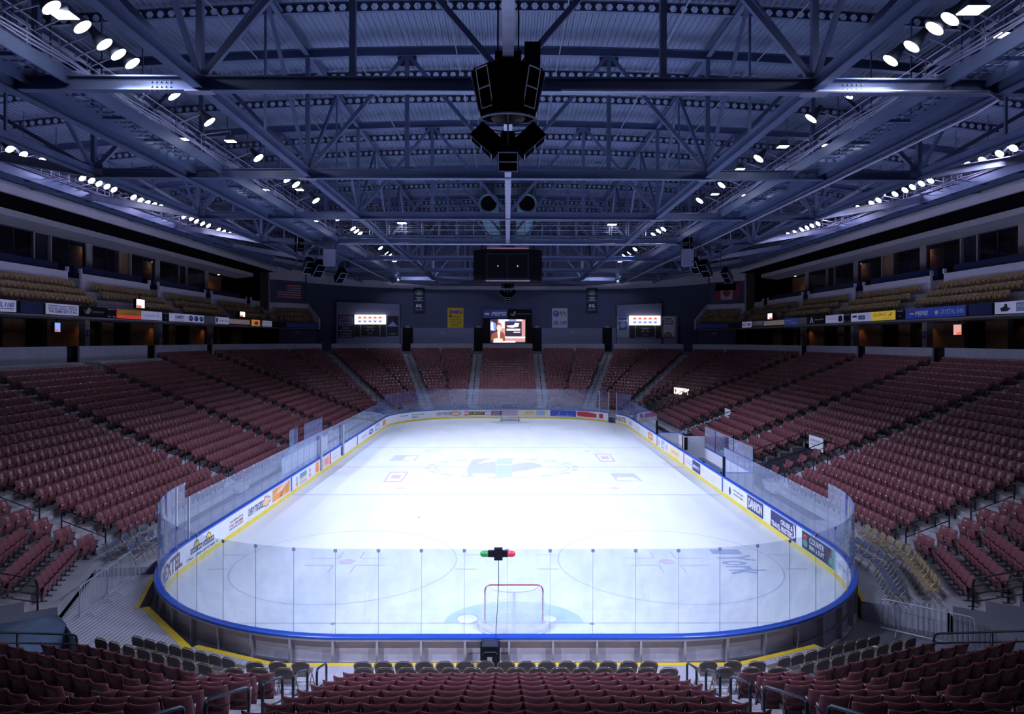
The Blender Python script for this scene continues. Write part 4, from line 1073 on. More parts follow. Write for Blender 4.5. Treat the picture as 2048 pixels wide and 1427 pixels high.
# corner blocks of the upper stand, turned 45 degrees, with the flag walls behind
CORN = {}
for sx, side in ((-1, 'left'), (1, 'right')):
    A = Vector((sx*32.8, 49.0, 0)); r = Vector((-sx*.7071, .7071, 0)); o = Vector((sx*.7071, .7071, 0)); L = 5.8
    CORN[sx] = (A, r, o, L)
    def P_(a, b, z): v = A+r*a+o*b; return (v.x, v.y, z)
    def blk(mb, a0, a1, b0, b1, z0, z1): return mb.hexa([P_(a0, b0, z0), P_(a1, b0, z0), P_(a1, b1, z0), P_(a0, b1, z0)], [P_(a0, b0, z1), P_(a1, b0, z1), P_(a1, b1, z1), P_(a0, b1, z1)])
    struct(blk(MB(), 0, L, 0, .25, 11.05, 11.82).build('wall_corner_front', 'black', recenter=False))
    t = thing('blue_banner_strip', 'plain blue strip along the front of the far %s corner upper block' % side, 'banner', P_(0, 0, 11.1)); blk(MB(), .15, L-.1, -.04, 0, 11.12, 11.75).build('strip', 'blue_ink', t)
    up = MB()
    for b0, b1, z in ((.25, .8, 11.3), (.8, 1.7, 11.9), (1.7, 2.6, 12.55), (2.6, 3.6, 13.25)): blk(up, -1.6, L, b0, b1, 10.9, z)
    struct(up.build('floor_corner_stand', 'concrete', recenter=False))
    w = MB(); blk(w, -.3, L, 3.6, 3.8, 13.2, 14.9); struct(w.build('wall_corner_back', 'white_trim', recenter=False))
    pr = MB()                                  # sloping parapet at the inner end
    pr.hexa([P_(L, .0, 10.9), P_(L+.2, .0, 10.9), P_(L+.2, 3.8, 10.9), P_(L, 3.8, 10.9)], [P_(L, .0, 12.4), P_(L+.2, .0, 12.4), P_(L+.2, 3.8, 15.1), P_(L, 3.8, 15.1)])
    struct(pr.build('wall_corner_parapet', 'white_trim', recenter=False))
    fw = MB(); fw.hexa([P_(-.3, 4.0, 7.5), P_(5.6, 4.0, 7.5), P_(5.6, 4.2, 7.5), P_(-.3, 4.2, 7.5)], [P_(-.3, 4.0, 18.35), P_(5.6, 4.0, 18.35), P_(5.6, 4.2, 18.35), P_(-.3, 4.2, 18.35)])
    struct(fw.build('wall_flag_%s' % side, 'navy_wall', recenter=False))
    fb = MB(); blk(fb, -.3, 5.6, 3.95, 4.25, 18.35, 20.4); struct(fb.build('trim_flag_band', 'white_trim', recenter=False))
    fe = MB(); blk(fe, -.5, -.3, 3.6, 6.5, 7.5, 20.4); struct(fe.build('wall_flag_return', 'pillar', recenter=False))
    lw = MB(); blk(lw, -.2, L, .9, 1.1, 7.5, 11.0); struct(lw.build('wall_corner_lower', 'navy_wall', recenter=False))
    t = thing('number_sign', 'pale block number on the wall under the far %s corner upper block' % side, 'sign', P_(2.6, .88, 10))
    pl = Plane(P_(2.2 if sx < 0 else 3.6, .89, 10.1), r*(1 if sx < 0 else -1), (0, 0, 1)); art(pl, [('t', 'grey_ink', 'lettering', '110' if sx < 0 else '104', 0, 0, .8, .55, .03)], t)
    st = MB()
    for k in range(10): blk(st, -1.5, -.3, .3+.33*k, .3+.33*(k+1), 11.2, 11.45+.25*k)
    struct(st.build('floor_corner_steps', 'tread', recenter=False))

# ------------------------------------------------------------------ gold seats of the upper stand
gb = MB(); shell(gb, .215, .232, .40, .84, .02, -.05, .06, .05, 4, 3); shell(gb, .2, .205, .26, .58, .11, .16, .02, .05, 2, 2); gb.box((-.25, -.02, 0), (-.22, .05, .45))
GOLD = []
for sx, side in ((-1, 'left'), (1, 'right')):
    ais = [-18.2, -5.6, 6.9, 19.5, 32.0, 44.6, 49.4]
    for q in range(len(ais)-1):
        a, b = ais[q]+.9, ais[q+1]-.9; n = int((b-a)/.52)
        if n < 1: continue
        for i, (x, z) in enumerate(((33.6, 11.9), (34.5, 12.55), (35.45, 13.25))):
            for j in range(n):
                y = (a+b)/2+(j-(n-1)/2)*.52
                if i == 0 and side == 'left' and q == 2 and j < 9: continue       # bare treads beside the left aisle
                c = proj((sx*x, y, z+.6))
                if c is None or not (-60 < c[0] < 2108): continue
                GOLD.append(((Vector((sx*x, y, z))-CAM).length, (sx*x, y, z, PI/2 if sx > 0 else -PI/2), side, q, i, j, n))
    A, r, o, L = CORN[sx]
    for i, (bb, z) in enumerate(((1.25, 11.9), (2.15, 12.55), (3.1, 13.25))):
        for j in range(10):
            p = A+r*(.35+j*.55)+o*bb
            GOLD.append(((p-CAM).length, (p.x, p.y, z, math.atan2(o.x, -o.y)), 'far '+side, 9, i, j, 10))
GOLD.sort(key=lambda g: g[0])
gp = None
for k, (d_, tr, side, q, i, j, n) in enumerate(GOLD[:300]):
    if gp is None: gp = o = gb.build('gold_seat', 'gold_seat', None, True, recenter=False); tag(o, None, 'stadium seat', 'gold seats of the upper stands')
    else: o = gp.copy(); COL.objects.link(o)
    o.location = tr[:3]; o.rotation_euler = (0, 0, tr[3])
    blk_ = 'corner block' if q == 9 else '%s block' % nth(q)
    o['label'] = 'gold upper seat, %s stand %s, %s row, %s along from the near end' % (side, blk_, nth(i), nth(j))
if len(GOLD) > 300:
    o = mass('gold_seat_rows', gb, 'gold_seat', [g[1] for g in GOLD[300:]]); tag(o, 'gold seats of the upper stands farther off, up to the far corners', 'stadium seats', None, 'stuff')

# ------------------------------------------------------------------ advertising along the upper fronts
def fascia(sx, px0, px1, z0, z1, name, label, m, items=(), cat='sign', grp='signs along the upper stand fronts'):
    a, b = atX(px0, 640, sx*32.19), atX(px1, 640, sx*32.19)
    w = abs(b.y-a.y); r = (0, 1, 0) if sx < 0 else (0, -1, 0); o = Vector((sx*32.19, a.y, z0))
    t = thing(name, label, cat, o, grp); pl = Plane(o, r, (0, 0, 1)); h = z1-z0
    q = [pl.o+pl.r*x+pl.u*y for x, y in ((0, 0), (w, 0), (w, h), (0, h))]
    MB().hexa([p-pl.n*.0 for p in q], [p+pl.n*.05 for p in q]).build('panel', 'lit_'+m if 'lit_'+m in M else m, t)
    pl.o = pl.o+pl.n*.045
    its = []
    for it in items:
        it = list(it); k = it[0]
        if k == 'r': it[3:7] = [it[3]*w, it[4]*h, it[5]*w, it[6]*h]
        elif k == 't': it[4:8] = [it[4]*w, it[5]*h, it[6]*w, it[7]*h]
        elif k in 'eo': it[3] *= w; it[4] *= h; it[5] *= w; it[6] *= h
        elif k == 'p': it[3] = [(x*w, y*h) for x, y in it[3]]
        its.append(tuple(it))
    art(pl, its, t); return t
T_ = lambda txt, x0, y0, x1, y1, m='blue_ink', b=.02, sh=0.: ('t', m, 'lettering', txt, x0, y0, x1, y1, b, sh)
Z0, Z1 = 11.05, 11.82
SN, AD, BL = 'fascia_sign', 'fascia_sign', 'blank_sign'
fascia(-1, -30, 31, Z0, Z1, SN, 'white KSL 1160 sign at the near end of the left upper front', 'banner_white', [T_('KSL 1160', .28, .4, .92, .8, 'blue_ink', .03, .2), ('r', 'brown_ink', 'underline', .28, .24, .92, .30)])
fascia(-1, 39, 84, Z0, Z1, BL, 'dark blue blank panel next to the KSL sign on the left upper front', 'blank_blue')
fascia(-1, 91, 156, Z0, Z1, SN, 'white sign ruled with dark lines on the left upper front', 'banner_white', [('r', 'ink', 'rule_top', .05, .80, .95, .85), ('r', 'ink', 'rule_middle', .05, .48, .95, .53), T_('HOUSE · RIVER · BRIDGE', .06, .58, .94, .75, 'navy_ink', .01), T_('THE GAME GETS IT ALL', .06, .16, .94, .40, 'navy_ink', .03)])
fascia(-1, 164, 208, Z0, Z1, SN, 'black Genuine Draft sign with a pale eagle on the left upper front', 'black', [('p', 'grey_ink', 'eagle', [(.05, .7), (.15, .45), (.25, .9), (.38, .7), (.30, .3), (.2, .2), (.12, .35)]), T_('GENUINE DRAFT', .42, .40, .96, .56, 'grey_ink', .01)])
fascia(-1, 212, 232, Z0, Z1, 'score_sign', 'small black score panel left of the red sign on the left front', 'black', [('r', 'grey_ink', 'caption', .1, .82, .9, .94), ('r', 'grey_ink', 'digits', .1, .06, .4, .18), ('r', 'grey_ink', 'digits_right', .6, .06, .9, .18)])
fascia(-1, 233, 281, Z0, Z1, SN, 'red and orange sign with a yellow badge on the left upper front', 'red_ink', [('r', 'orange_ink', 'upper_band', 0, .40, 1, 1), ('e', 'yellow_ink', 'badge', .13, .56, .07, .28), T_('HENRIKSEN BUTLER', .24, .50, .96, .80, 'yellow_ink', .02)])
fascia(-1, 281, 323, Z0, Z1, SN, 'white sign with fine blue lettering beside the red sign', 'banner_white', [T_('Casual Dinner Club', .12, .36, .92, .66, 'sky_ink', .0)])
fascia(-1, 325, 337, Z0, Z1, 'score_sign', 'narrow black score panel between two white signs on the left front', 'black', [('r', 'grey_ink', 'caption', .1, .82, .9, .94), ('r', 'grey_ink', 'digits', .3, .3, .6, .4)])
fascia(-1, 338, 375, Z0, Z1, SN, 'white OMPIS sign with a red underline on the left front', 'banner_white', [T_('OMPIS', .28, .34, .74, .78, 'blue_ink', .03, .15), ('r', 'pink_ink', 'underline', .25, .16, .78, .21)])
fascia(-1, 375, 407, Z0, Z1, SN, 'white sign with three round blue emblems on the left front', 'banner_white', [q for k in range(3) for q in (('e', 'blue_ink', 'emblem', .18+.32*k, .5, .13, .36), ('e', 'sky_ink', 'emblem_wave', .18+.32*k, .56, .08, .12))])
fascia(-1, 407, 430, Z0, Z1, BL, 'dark blue blank panel after the three round emblems', 'blank_blue')
fascia(-1, 430, 457, Z0, Z1, SN, 'white American Express sign on the left upper front', 'banner_white', [('r', 'blue_ink', 'blue_square', .04, .2, .18, .85), T_('American Express', .24, .36, .96, .58, 'navy_ink', .03)])
fascia(-1, 458, 499, Z0+.1, Z1-.1, BL, 'plain beige panel on the left upper front', 'beige_panel')
fascia(-1, 503, 524, Z0, Z1, SN, 'orange and red picture sign on the left upper front', 'orange_ink', [('r', 'red_ink', 'red_end', .75, 0, 1, 1), ('e', 'peach_ink', 'shape', .4, .45, .2, .3)])
fascia(-1, 524, 543, Z0, Z1, SN, 'white sign with a dark line next to the orange picture sign', 'banner_white', [T_('First Class Team', .1, .55, .9, .75, 'navy_ink', .02), ('r', 'navy_ink', 'line', .1, .15, .9, .22)])
fascia(1, 1485, 1504, Z0, Z1, SN, 'white IC 60 sign near the far end of the right front', 'banner_white', [T_('IC 60', .1, .25, .9, .8, 'navy_ink', .04)])
fascia(1, 1504, 1526, Z0, Z1, SN, 'grey picture sign beside the IC 60 sign', 'grey_ink', [('p', 'white_ink', 'cloud', [(.1, .4), (.3, .5), (1, .3), (1, 1), (.3, .9)]), ('r', 'ink', 'dark_foot', 0, 0, 1, .2)])
fascia(1, 1528, 1569, Z0+.1, Z1-.1, BL, 'plain beige panel on the right upper front', 'beige_panel')
fascia(1, 1570, 1597, Z0, Z1, SN, 'blue sign with two short white words on the right front', 'blue_ink', [T_('Salomon', .08, .58, .48, .80, 'white_ink', .02), T_('Solutions', .50, .25, .94, .48, 'white_ink', .02)])
fascia(1, 1598, 1615, Z0, Z1, BL, 'dark blue blank panel left of the black American Skiing sign', 'blank_blue')
fascia(1, 1617, 1650, Z0, Z1, SN, 'black American Skiing sign with a white A on the right front', 'black', [('p', 'white_ink', 'emblem', [(.1, .1), (.2, .95), (.26, .95), (.36, .1), (.28, .1), (.23, .5), (.18, .1)]), T_('American Skiing', .40, .40, .96, .68, 'white_ink', .03)])
fascia(1, 1652, 1687, Z0, Z1, SN, 'white sign with a dark crest at its right end', 'banner_white', [T_('International Hockey', .15, .66, .68, .78, 'navy_ink', .0), T_('Foundation', .2, .42, .6, .54, 'navy_ink', .01), ('p', 'ink', 'crest', [(.74, .2), (.74, .7), (.86, .95), (.98, .7), (.98, .2), (.86, .08)])])
fascia(1, 1689, 1702, Z0, Z1, 'score_sign', 'narrow black score panel right of the crest sign', 'black', [('r', 'grey_ink', 'caption', .1, .82, .9, .94), ('r', 'grey_ink', 'digits', .1, .06, .4, .18), ('r', 'grey_ink', 'digits_right', .6, .06, .9, .18)])
fascia(1, 1703, 1744, Z0, Z1, SN, 'white GRAND sign with a purple mountain emblem', 'banner_white', [('p', 'navy_ink', 'mountain', [(.05, .5), (.12, .78), (.2, .66), (.26, .82), (.32, .5)]), ('r', 'blue_ink', 'name_frame', .38, .22, .70, .70), T_('GRAND', .42, .34, .66, .58, 'white_ink', .03)])
fascia(1, 1744, 1791, Z0, Z1, SN, "yellow Quirk's sign with red lettering on the right front", 'yellow_ink', [T_("QUIRK'S", .08, .38, .66, .84, 'red_ink', .0), T_('restaurant', .42, .12, .8, .28, 'pink_ink', .0), ('p', 'grey_ink', 'bird', [(.74, .5), (.92, .9), (.88, .6), (.78, .44)])])
fascia(1, 1793, 1809, Z0, Z1, 'score_sign', 'narrow black score panel left of the blue Pepsi sign', 'black', [('r', 'grey_ink', 'caption', .1, .82, .9, .94), ('r', 'grey_ink', 'digits', .4, .3, .6, .4)])
fascia(1, 1812, 1867, Z0, Z1, SN, 'blue PEPSI sign on the right upper front', 'blue_ink', [('e', 'red_ink', 'globe_top', .25, .55, .07, .28, 16, 0, PI), ('e', 'white_ink', 'globe_wave', .25, .50, .09, .10), T_('PEPSI', .37, .26, .84, .72, 'white_ink', .05, .15)])
fascia(1, 1868, 1932, Z0, Z1, SN, 'blue CRYSTAL INN sign with a snowflake on the right front', 'blue_ink', [('p', 'white_ink', 'snowflake', [(.10, .8), (.13, .6), (.18, .7), (.15, .5), (.18, .3), (.13, .4), (.10, .15), (.07, .4), (.03, .3), (.055, .5), (.03, .7), (.075, .6)]), T_('CRYSTAL INN', .22, .28, .95, .74, 'white_ink', .0)])
fascia(1, 1939, 1985, Z0, Z1, BL, 'dark blue blank panel right of the CRYSTAL INN sign', 'blank_blue')
fascia(1, 1991, 2090, Z0, Z1, SN, 'white FOX sign with a dark bird emblem at the near right', 'banner_white', [('p', 'ink', 'emblem', [(.14, .2), (.12, .5), (.2, .6), (.22, .85), (.27, .8), (.28, .5), (.35, .45), (.28, .2)]), ('r', 'sky_ink', 'blue_square', .46, .15, .70, .9), T_('FOX', .49, .45, .67, .75, 'white_ink', .04)])

# television sets along the stands
def tv(px, py, X_, w, h, label, scr, sx):
    c = atX(px, py, X_); t = thing('television', label, 'television', c)
    MB().box((c.x, c.y-w/2-.05, c.z-h/2-.05), (c.x+sx*.25, c.y+w/2+.05, c.z+h/2+.05)).build('cabinet', 'black', t)
    s_ = MB().box((c.x-sx*.015, c.y-w/2, c.z-h/2), (c.x, c.y+w/2, c.z+h/2)).build('screen', scr, t)
    MB().box((c.x-sx*.025, c.y-w/2, c.z-h/2), (c.x-sx*.015, c.y+w*.1, c.z-h*.2)).build('picture_block', 'scr_red', t)
    MB().bar((c.x+sx*.1, c.y, c.z+h/2), (c.x+sx*.1, c.y, c.z+h/2+.5), .05, .05).build('bracket', 'black', t)
tv(281, 607, -32.8, 1.3, .75, 'glowing television hung before the left gold seats', 'scr_white', -1)
tv(485, 628, -32.8, 1.5, .6, 'distant white television before the far left gold seats', 'scr_white', -1)
tv(115, 654, -35, .62, .7, 'glowing television under the left upper stand, by the near pillar', 'scr_blue', -1)
tv(1540, 632, 32.8, 1.4, .7, 'distant white television before the far right gold seats', 'scr_white', 1)
tv(1915, 659, 35, .9, .8, 'television with a pink picture under the right upper stand', 'scr_pink', 1)

# ------------------------------------------------------------------ far wall: screens, banners, doors
def fpl(px0, py1, Y): p = atY(px0, py1, Y); return Plane(p, (1, 0, 0), (0, 0, 1)), p
def fsign(name, label, px0, py0, px1, py1, Y, m, items=(), cat='sign', depth=.06, group=None):
    a, b = atY(px0, py1, Y), atY(px1, py0, Y); w, h = b.x-a.x, b.z-a.z; pl = Plane(a, (1, 0, 0), (0, 0, 1))
    t = thing(name, label, cat, a, group); MB().box((a.x, Y, a.z), (b.x, Y+depth, b.z)).build('panel', m, t)
    its = []
    for it in items:
        it = list(it); k = it[0]
        if k == 'r': it[3:7] = [it[3]*w, it[4]*h, it[5]*w, it[6]*h]
        elif k == 't': it[4:8] = [it[4]*w, it[5]*h, it[6]*w, it[7]*h]
        elif k in 'eo':
            it[3] *= w; it[4] *= h; it[5] *= w; it[6] *= h
            if k == 'o': it[7] *= w
        elif k == 'p': it[3] = [(x*w, y*h) for x, y in it[3]]
        its.append(tuple(it))
    art(pl, its, t); return t
fsign('wall_banner', "yellow Smith's banner hanging on the far wall", 895, 615, 927, 655, YF-.08, 'banner_yellow', [('r', 'pink_ink', 'name_bar', .1, .70, .92, .90), T_("Smith's", .12, .70, .9, .90, 'navy_ink', .03), ('p', 'navy_ink', 'mark', [(.05, .55), (.2, .68), (.3, .55)]),
      T_('A Fresh', .3, .48, .8, .60, 'ink', .0), T_('Approach', .14, .34, .88, .46, 'ink', .0), T_('to Saving', .18, .20, .84, .32, 'ink', .0), T_('Money', .25, .06, .75, .18, 'ink', .0)], 'banner')
fsign('wall_banner', 'white KSL TV banner hanging on the far wall', 1104, 616, 1135, 655, YF-.08, 'banner_white', [('o', 'blue_ink', 'emblem', .26, .72, .2, .16, .09), ('e', 'blue_ink', 'emblem_core', .28, .70, .09, .06), T_('KSL', .52, .72, .92, .84, 'ink', .02), T_('TV 5', .52, .58, .92, .68, 'ink', .02), T_('KSL 1160', .08, .18, .94, .36, 'blue_ink', .04, .2), ('r', 'grey_ink', 'underline', .06, .12, .9, .16)], 'banner')
for px, side in ((838, 'left'), (1184, 'right')):
    fsign('hanging_banner', 'tall dark championship banner with white lettering on the far wall, %s of centre' % side, px-11, 576, px+11, 624, YF-.5, 'banner_navy', [('o', 'green_ink', 'crest', .5, .82, .36, .12, .12), ('e', 'grey_ink', 'crest_face', .5, .82, .18, .08), T_('TURNER', .2, .58, .8, .63, 'white_ink', .03), T_('CUP', .34, .52, .66, .57, 'white_ink', .03), T_('CHAMPIONS', .1, .46, .9, .51, 'white_ink', .03),
          T_('IHL', .2, .20, .8, .34, 'white_ink', .05, .2), T_('1995-1996', .18, .08, .82, .13, 'white_ink', .02)], 'banner')
# the video screen under its blue sign
Y = YF-1.0
fsign('video_sign', 'blue PEPSI and black Genuine Draft sign above the video screen', 966, 618, 1064, 636, Y-.1, 'black', [('r', 'blue_ink', 'blue_half', 0, 0, .5, 1), ('e', 'red_ink', 'globe_top', .08, .56, .05, .25, 14, 0, PI), ('e', 'white_ink', 'globe_wave', .08, .48, .06, .12), T_('PEPSI', .17, .25, .48, .72, 'white_ink', .05, .15), ('p', 'grey_ink', 'eagle', [(.54, .6), (.6, .4), (.64, .8), (.68, .7), (.64, .25), (.58, .25)]), T_('GENUINE DRAFT', .70, .42, .98, .54, 'grey_ink', .01)], 'sign', 1.0)
fsign('video_screen', 'bright video screen showing a person in a brown jacket at a desk', 966, 636, 1064, 686, Y, 'black', [('r', 'scr_dark', 'picture', .15, .02, .87, .96), ('r', 'scr_pink', 'set_wall', .30, .25, .46, .96), ('r', 'scr_white', 'set_wall_lit', .33, .60, .44, .94), ('r', 'scr_pink', 'set_post', .79, .28, .86, .94), ('r', 'scr_white', 'light_bar', .44, .88, .80, .95), ('r', 'scr_blue', 'blue_lamp', .52, .87, .68, .95),
      ('p', 'scr_blue', 'flag', [(.15, .50), (.15, .90), (.20, .85), (.26, .8), (.26, .5)]), ('p', 'scr_white', 'flag_fold', [(.16, .55), (.16, .8), (.2, .85), (.22, .5)]), ('r', 'scr_dark', 'inset', .45, .30, .78, .86), ('p', 'scr_white', 'inset_title', [(.48, .70), (.62, .72), (.66, .82), (.74, .8), (.72, .66), (.6, .62), (.5, .64)]), ('r', 'scr_white', 'inset_line', .48, .50, .76, .58), ('r', 'scr_white', 'inset_line_low', .62, .42, .76, .46),
      ('r', 'scr_white', 'desk_edge', .45, .20, .86, .27), ('r', 'scr_pink', 'desk', .45, .06, .86, .20), ('p', 'scr_brown', 'jacket', [(.16, .12), (.18, .36), (.26, .46), (.31, .48), (.39, .46), (.44, .36), (.45, .1)]), ('p', 'scr_white', 'shirt', [(.29, .46), (.35, .46), (.34, .2), (.31, .2)]), ('e', 'scr_brown', 'hair', .325, .69, .055, .13), ('e', 'scr_skin', 'face', .325, .61, .048, .13), ('r', 'scr_skin', 'neck', .305, .44, .345, .52), ('e', 'scr_skin', 'hands', .31, .14, .1, .07), ('r', 'scr_white', 'caption', .21, .03, .66, .09)], 'screen', .9)
# corner score boxes
def scorebox(px0, px1, yl, yr, side):
    Y = YF-1.6; a, b = atY(px0, 686, Y), atY(px1, 686, Y)
    zl, zr = atY(px0, yl, Y).z, atY(px1, yr, Y).z
    return struct(MB().hexa([(a.x, Y, 7.6), (b.x, Y, 7.6), (b.x, YF, 7.6), (a.x, YF, 7.6)], [(a.x, Y, zl), (b.x, Y, zr), (b.x, YF, zr), (a.x, YF, zl)]).build('wall_score_box_%s' % side, 'box_wall', recenter=False)), Y
_, Y = scorebox(673, 799, 603, 608, 'left')
fsign('dealer_sign', 'blue HAYES BROTHERS sign listing car makes, far left corner', 676, 629, 708, 675, Y-.07, 'ink', [('r', 'navy_ink', 'field', .02, .48, .98, .98), ('r', 'pink_ink', 'stripe_top', .1, .92, .9, .94), ('r', 'pink_ink', 'stripe_low', .1, .53, .9, .55), T_('HAYES', .06, .74, .96, .90, 'grey_ink', .02), T_('BROTHERS', .06, .58, .96, .70, 'grey_ink', .03), T_('BUICK', .28, .38, .72, .46, 'grey_ink', .04), T_('JEEP/EAGLE', .08, .26, .92, .34, 'grey_ink', .04), T_('CHRYSLER', .14, .14, .86, .22, 'grey_ink', .04), T_('PLYMOUTH', .12, .02, .88, .10, 'grey_ink', .04)])
def pepsi5(px0, px1, y0, y1, Y, side):
    it = []
    for k in range(5):
        x = .17+.165*k; it += [('e', 'lit_red', 'globe_top', x, .56, .062, .26, 14, .15, PI-.15), ('e', 'lit_blue', 'globe_low', x, .44, .062, .26, 14, PI+.15, 2*PI-.15)]
    fsign('lit_sign', 'glowing white sign with five red and blue globes, far %s corner' % side, px0, y0, px1, y1, Y-.45, 'lit_white', it, depth=.35)
def score(px0, px1, y0, y1, Y, side, num):
    fsign('corner_scoreboard', 'black scoreboard outlined in white under the glowing sign, far %s corner' % side, px0, y0, px1, y1, Y-.07, 'ink', [('r', 'grey_ink', 'outline_foot', .18, .04, .82, .07), ('r', 'grey_ink', 'outline_left', .18, .04, .20, 1), ('r', 'grey_ink', 'outline_right', .80, .04, .82, 1), ('r', 'grey_ink', 'clock_frame', .36, .70, .64, .74), T_('PERIOD', .42, .62, .58, .68, 'grey_ink', .02), T_('00', .38, .44, .46, .56, 'grey_ink', .03), T_('00', .54, .44, .62, .56, 'grey_ink', .03), T_('SHOTS', .42, .20, .58, .28, 'grey_ink', .02)])
    fsign('number_sign', 'small pale block number under the far %s corner scoreboard' % side, (px0+px1)/2-3, y1+1.5, (px0+px1)/2+3, y1+5.5, Y-.05, 'box_wall', [T_(num, 0, 0, 1, 1, 'grey_ink', .03)])
pepsi5(709, 771, 629, 648, Y, 'left'); score(709, 772, 646, 673, Y, 'left', '109')
fsign('picture_sign', 'dim mountain picture sign right of the far left scoreboard', 774, 632, 797, 671, Y-.07, 'ink', [('p', 'navy_ink', 'mountain', [(0, .45), (.5, .85), (1, .45)]), ('p', 'sky_ink', 'roof', [(.05, .48), (.5, .72), (.95, .48)]), ('r', 'grey_ink', 'name_line', .2, .08, .8, .12)])
_, Y = scorebox(1234, 1323, 610, 606, 'right')
fsign('picture_sign', 'crowded blue picture poster left of the far right scoreboard', 1234, 633, 1257, 674, Y-.07, 'grey_ink', [('r', 'blue_ink', 'blue_field', .15, .35, .85, .95), ('e', 'sky_ink', 'shape', .5, .6, .25, .15), ('r', 'flag_white', 'word', .1, .76, .95, .84), ('e', 'peach_ink', 'corner_shape', .12, .5, .08, .12)])
pepsi5(1259, 1321, 631, 650, Y, 'right'); score(1259, 1322, 648, 676, Y, 'right', '105')
struct(MB().box((atY(1323, 650, YF-.9).x, YF-.9, 7.6), (atY(1355, 650, YF-.9).x, YF, atY(1340, 631, YF-.9).z)).build('wall_poster_box', 'box_wall', recenter=False))
fsign('poster_sign', 'white poster asking for the best seat, with the top of a head at its foot', 1322, 633, 1350, 674, YF-1.0, 'banner_white', [T_('THE BEST', .2, .84, .8, .94, 'ink', .05), T_('SEAT IN THE', .1, .72, .9, .82, 'ink', .05), T_('E-CENTER?', .12, .60, .9, .70, 'ink', .05), T_('EVERY SEASON, CALL', .1, .47, .9, .52, 'ink', .01), ('r', 'grey_ink', 'small_print', .3, .38, .72, .42), ('e', 'brown_ink', 'hair', .5, 0, .32, .26, 16, 0, PI), ('e', 'skin_ink', 'forehead', .5, 0, .26, .19, 16, 0, PI)])
# doorways and block numbers between the aisles
for k, (x0, x1) in enumerate(((805, 826), (948, 966), (1064, 1083), (1205, 1224))):
    a, b = atY(x0, 689, YF-.42), atY(x1, 655, YF-.42); struct(MB().box((a.x, YF-.42, 7.6), (b.x, YF-.05, b.z)).build('door_%d' % (k+1), 'black', recenter=False))
    fsign('exit_lamp', 'small pale sign box over the %s dark doorway of the far wall' % nth(k), (x0+x1)/2-4, 651, (x0+x1)/2+4, 655, YF-.5, 'grey_ink', depth=.2)
for px, nmb, lab in ((885, '108', 'left'), (1145, '106', 'right')): fsign('number_sign', 'pale block number on the far wall under the %s banner' % ('yellow' if lab == 'left' else 'white'), px-4, 662, px+4, 668, YF-.42, 'box_wall', [T_(nmb, 0, 0, 1, 1, 'grey_ink', .04)])
# flags
def flag(sx):
    A, r, o, L = CORN[sx]
    rr = r if sx < 0 else -r
    a0 = 1.0 if sx < 0 else 4.7
    pl = Plane(A+r*a0+o*3.93+Vector((0, 0, 15.55)), rr, (0, 0, 1)); W, H = 3.9, 2.3
    t = thing('national_flag', 'flag with stars and stripes on the far left corner wall' if sx < 0 else 'red and white maple leaf flag on the far right corner wall', 'flag', pl.o)
    q = [pl.o+pl.r*x+pl.u*y for x, y in ((0, 0), (W, 0), (W, H), (0, H))]
    MB().hexa([p-pl.n*.03 for p in q], q).build('cloth', 'flag_white', t)
    if sx < 0:
        it = [('r', 'flag_red', 'stripe', 0 if k < 4 else W*.4, H*(2*k)/13, W, H*(2*k+1)/13) for k in range(7)]+[('r', 'flag_blue', 'canton', 0, H*6/13, W*.4, H)]
        it += [('e', 'flag_white', 'star', W*.4*(.12+.19*c), H*(6/13+.07+.11*q_), .05, .05, 5) for c in range(5) for q_ in range(4)]
    else:
        leaf = [(.5, .86), (.44, .72), (.36, .77), (.38, .58), (.28, .66), (.26, .58), (.14, .60), (.18, .48), (.12, .43), (.34, .26), (.33, .20), (.48, .23), (.485, .10), (.515, .10), (.52, .23), (.67, .20), (.66, .26), (.88, .43), (.82, .48), (.86, .60), (.74, .58), (.72, .66), (.62, .58), (.64, .77), (.56, .72)]
        it = [('r', 'flag_red', 'hoist_band', 0, 0, W*.25, H), ('r', 'flag_red', 'fly_band', W*.75, 0, W, H), ('p', 'flag_red', 'maple_leaf', [(W*(.25+.5*x), H*y) for x, y in leaf])]
    art(pl, it, t)
flag(-1); flag(1)
A, r, o, L = CORN[1]
struct(MB().hexa([tuple(A+r*a+o*b+Vector((0, 0, 17.0))) for a, b in ((1.2, 3.9), (4.6, 3.9), (4.6, 3.99), (1.2, 3.99))], [tuple(A+r*a+o*b+Vector((0, 0, 18.1))) for a, b in ((1.2, 3.9), (4.6, 3.9), (4.6, 3.99), (1.2, 3.99))]).build('wall_flag_slot', 'black_cloth', recenter=False))
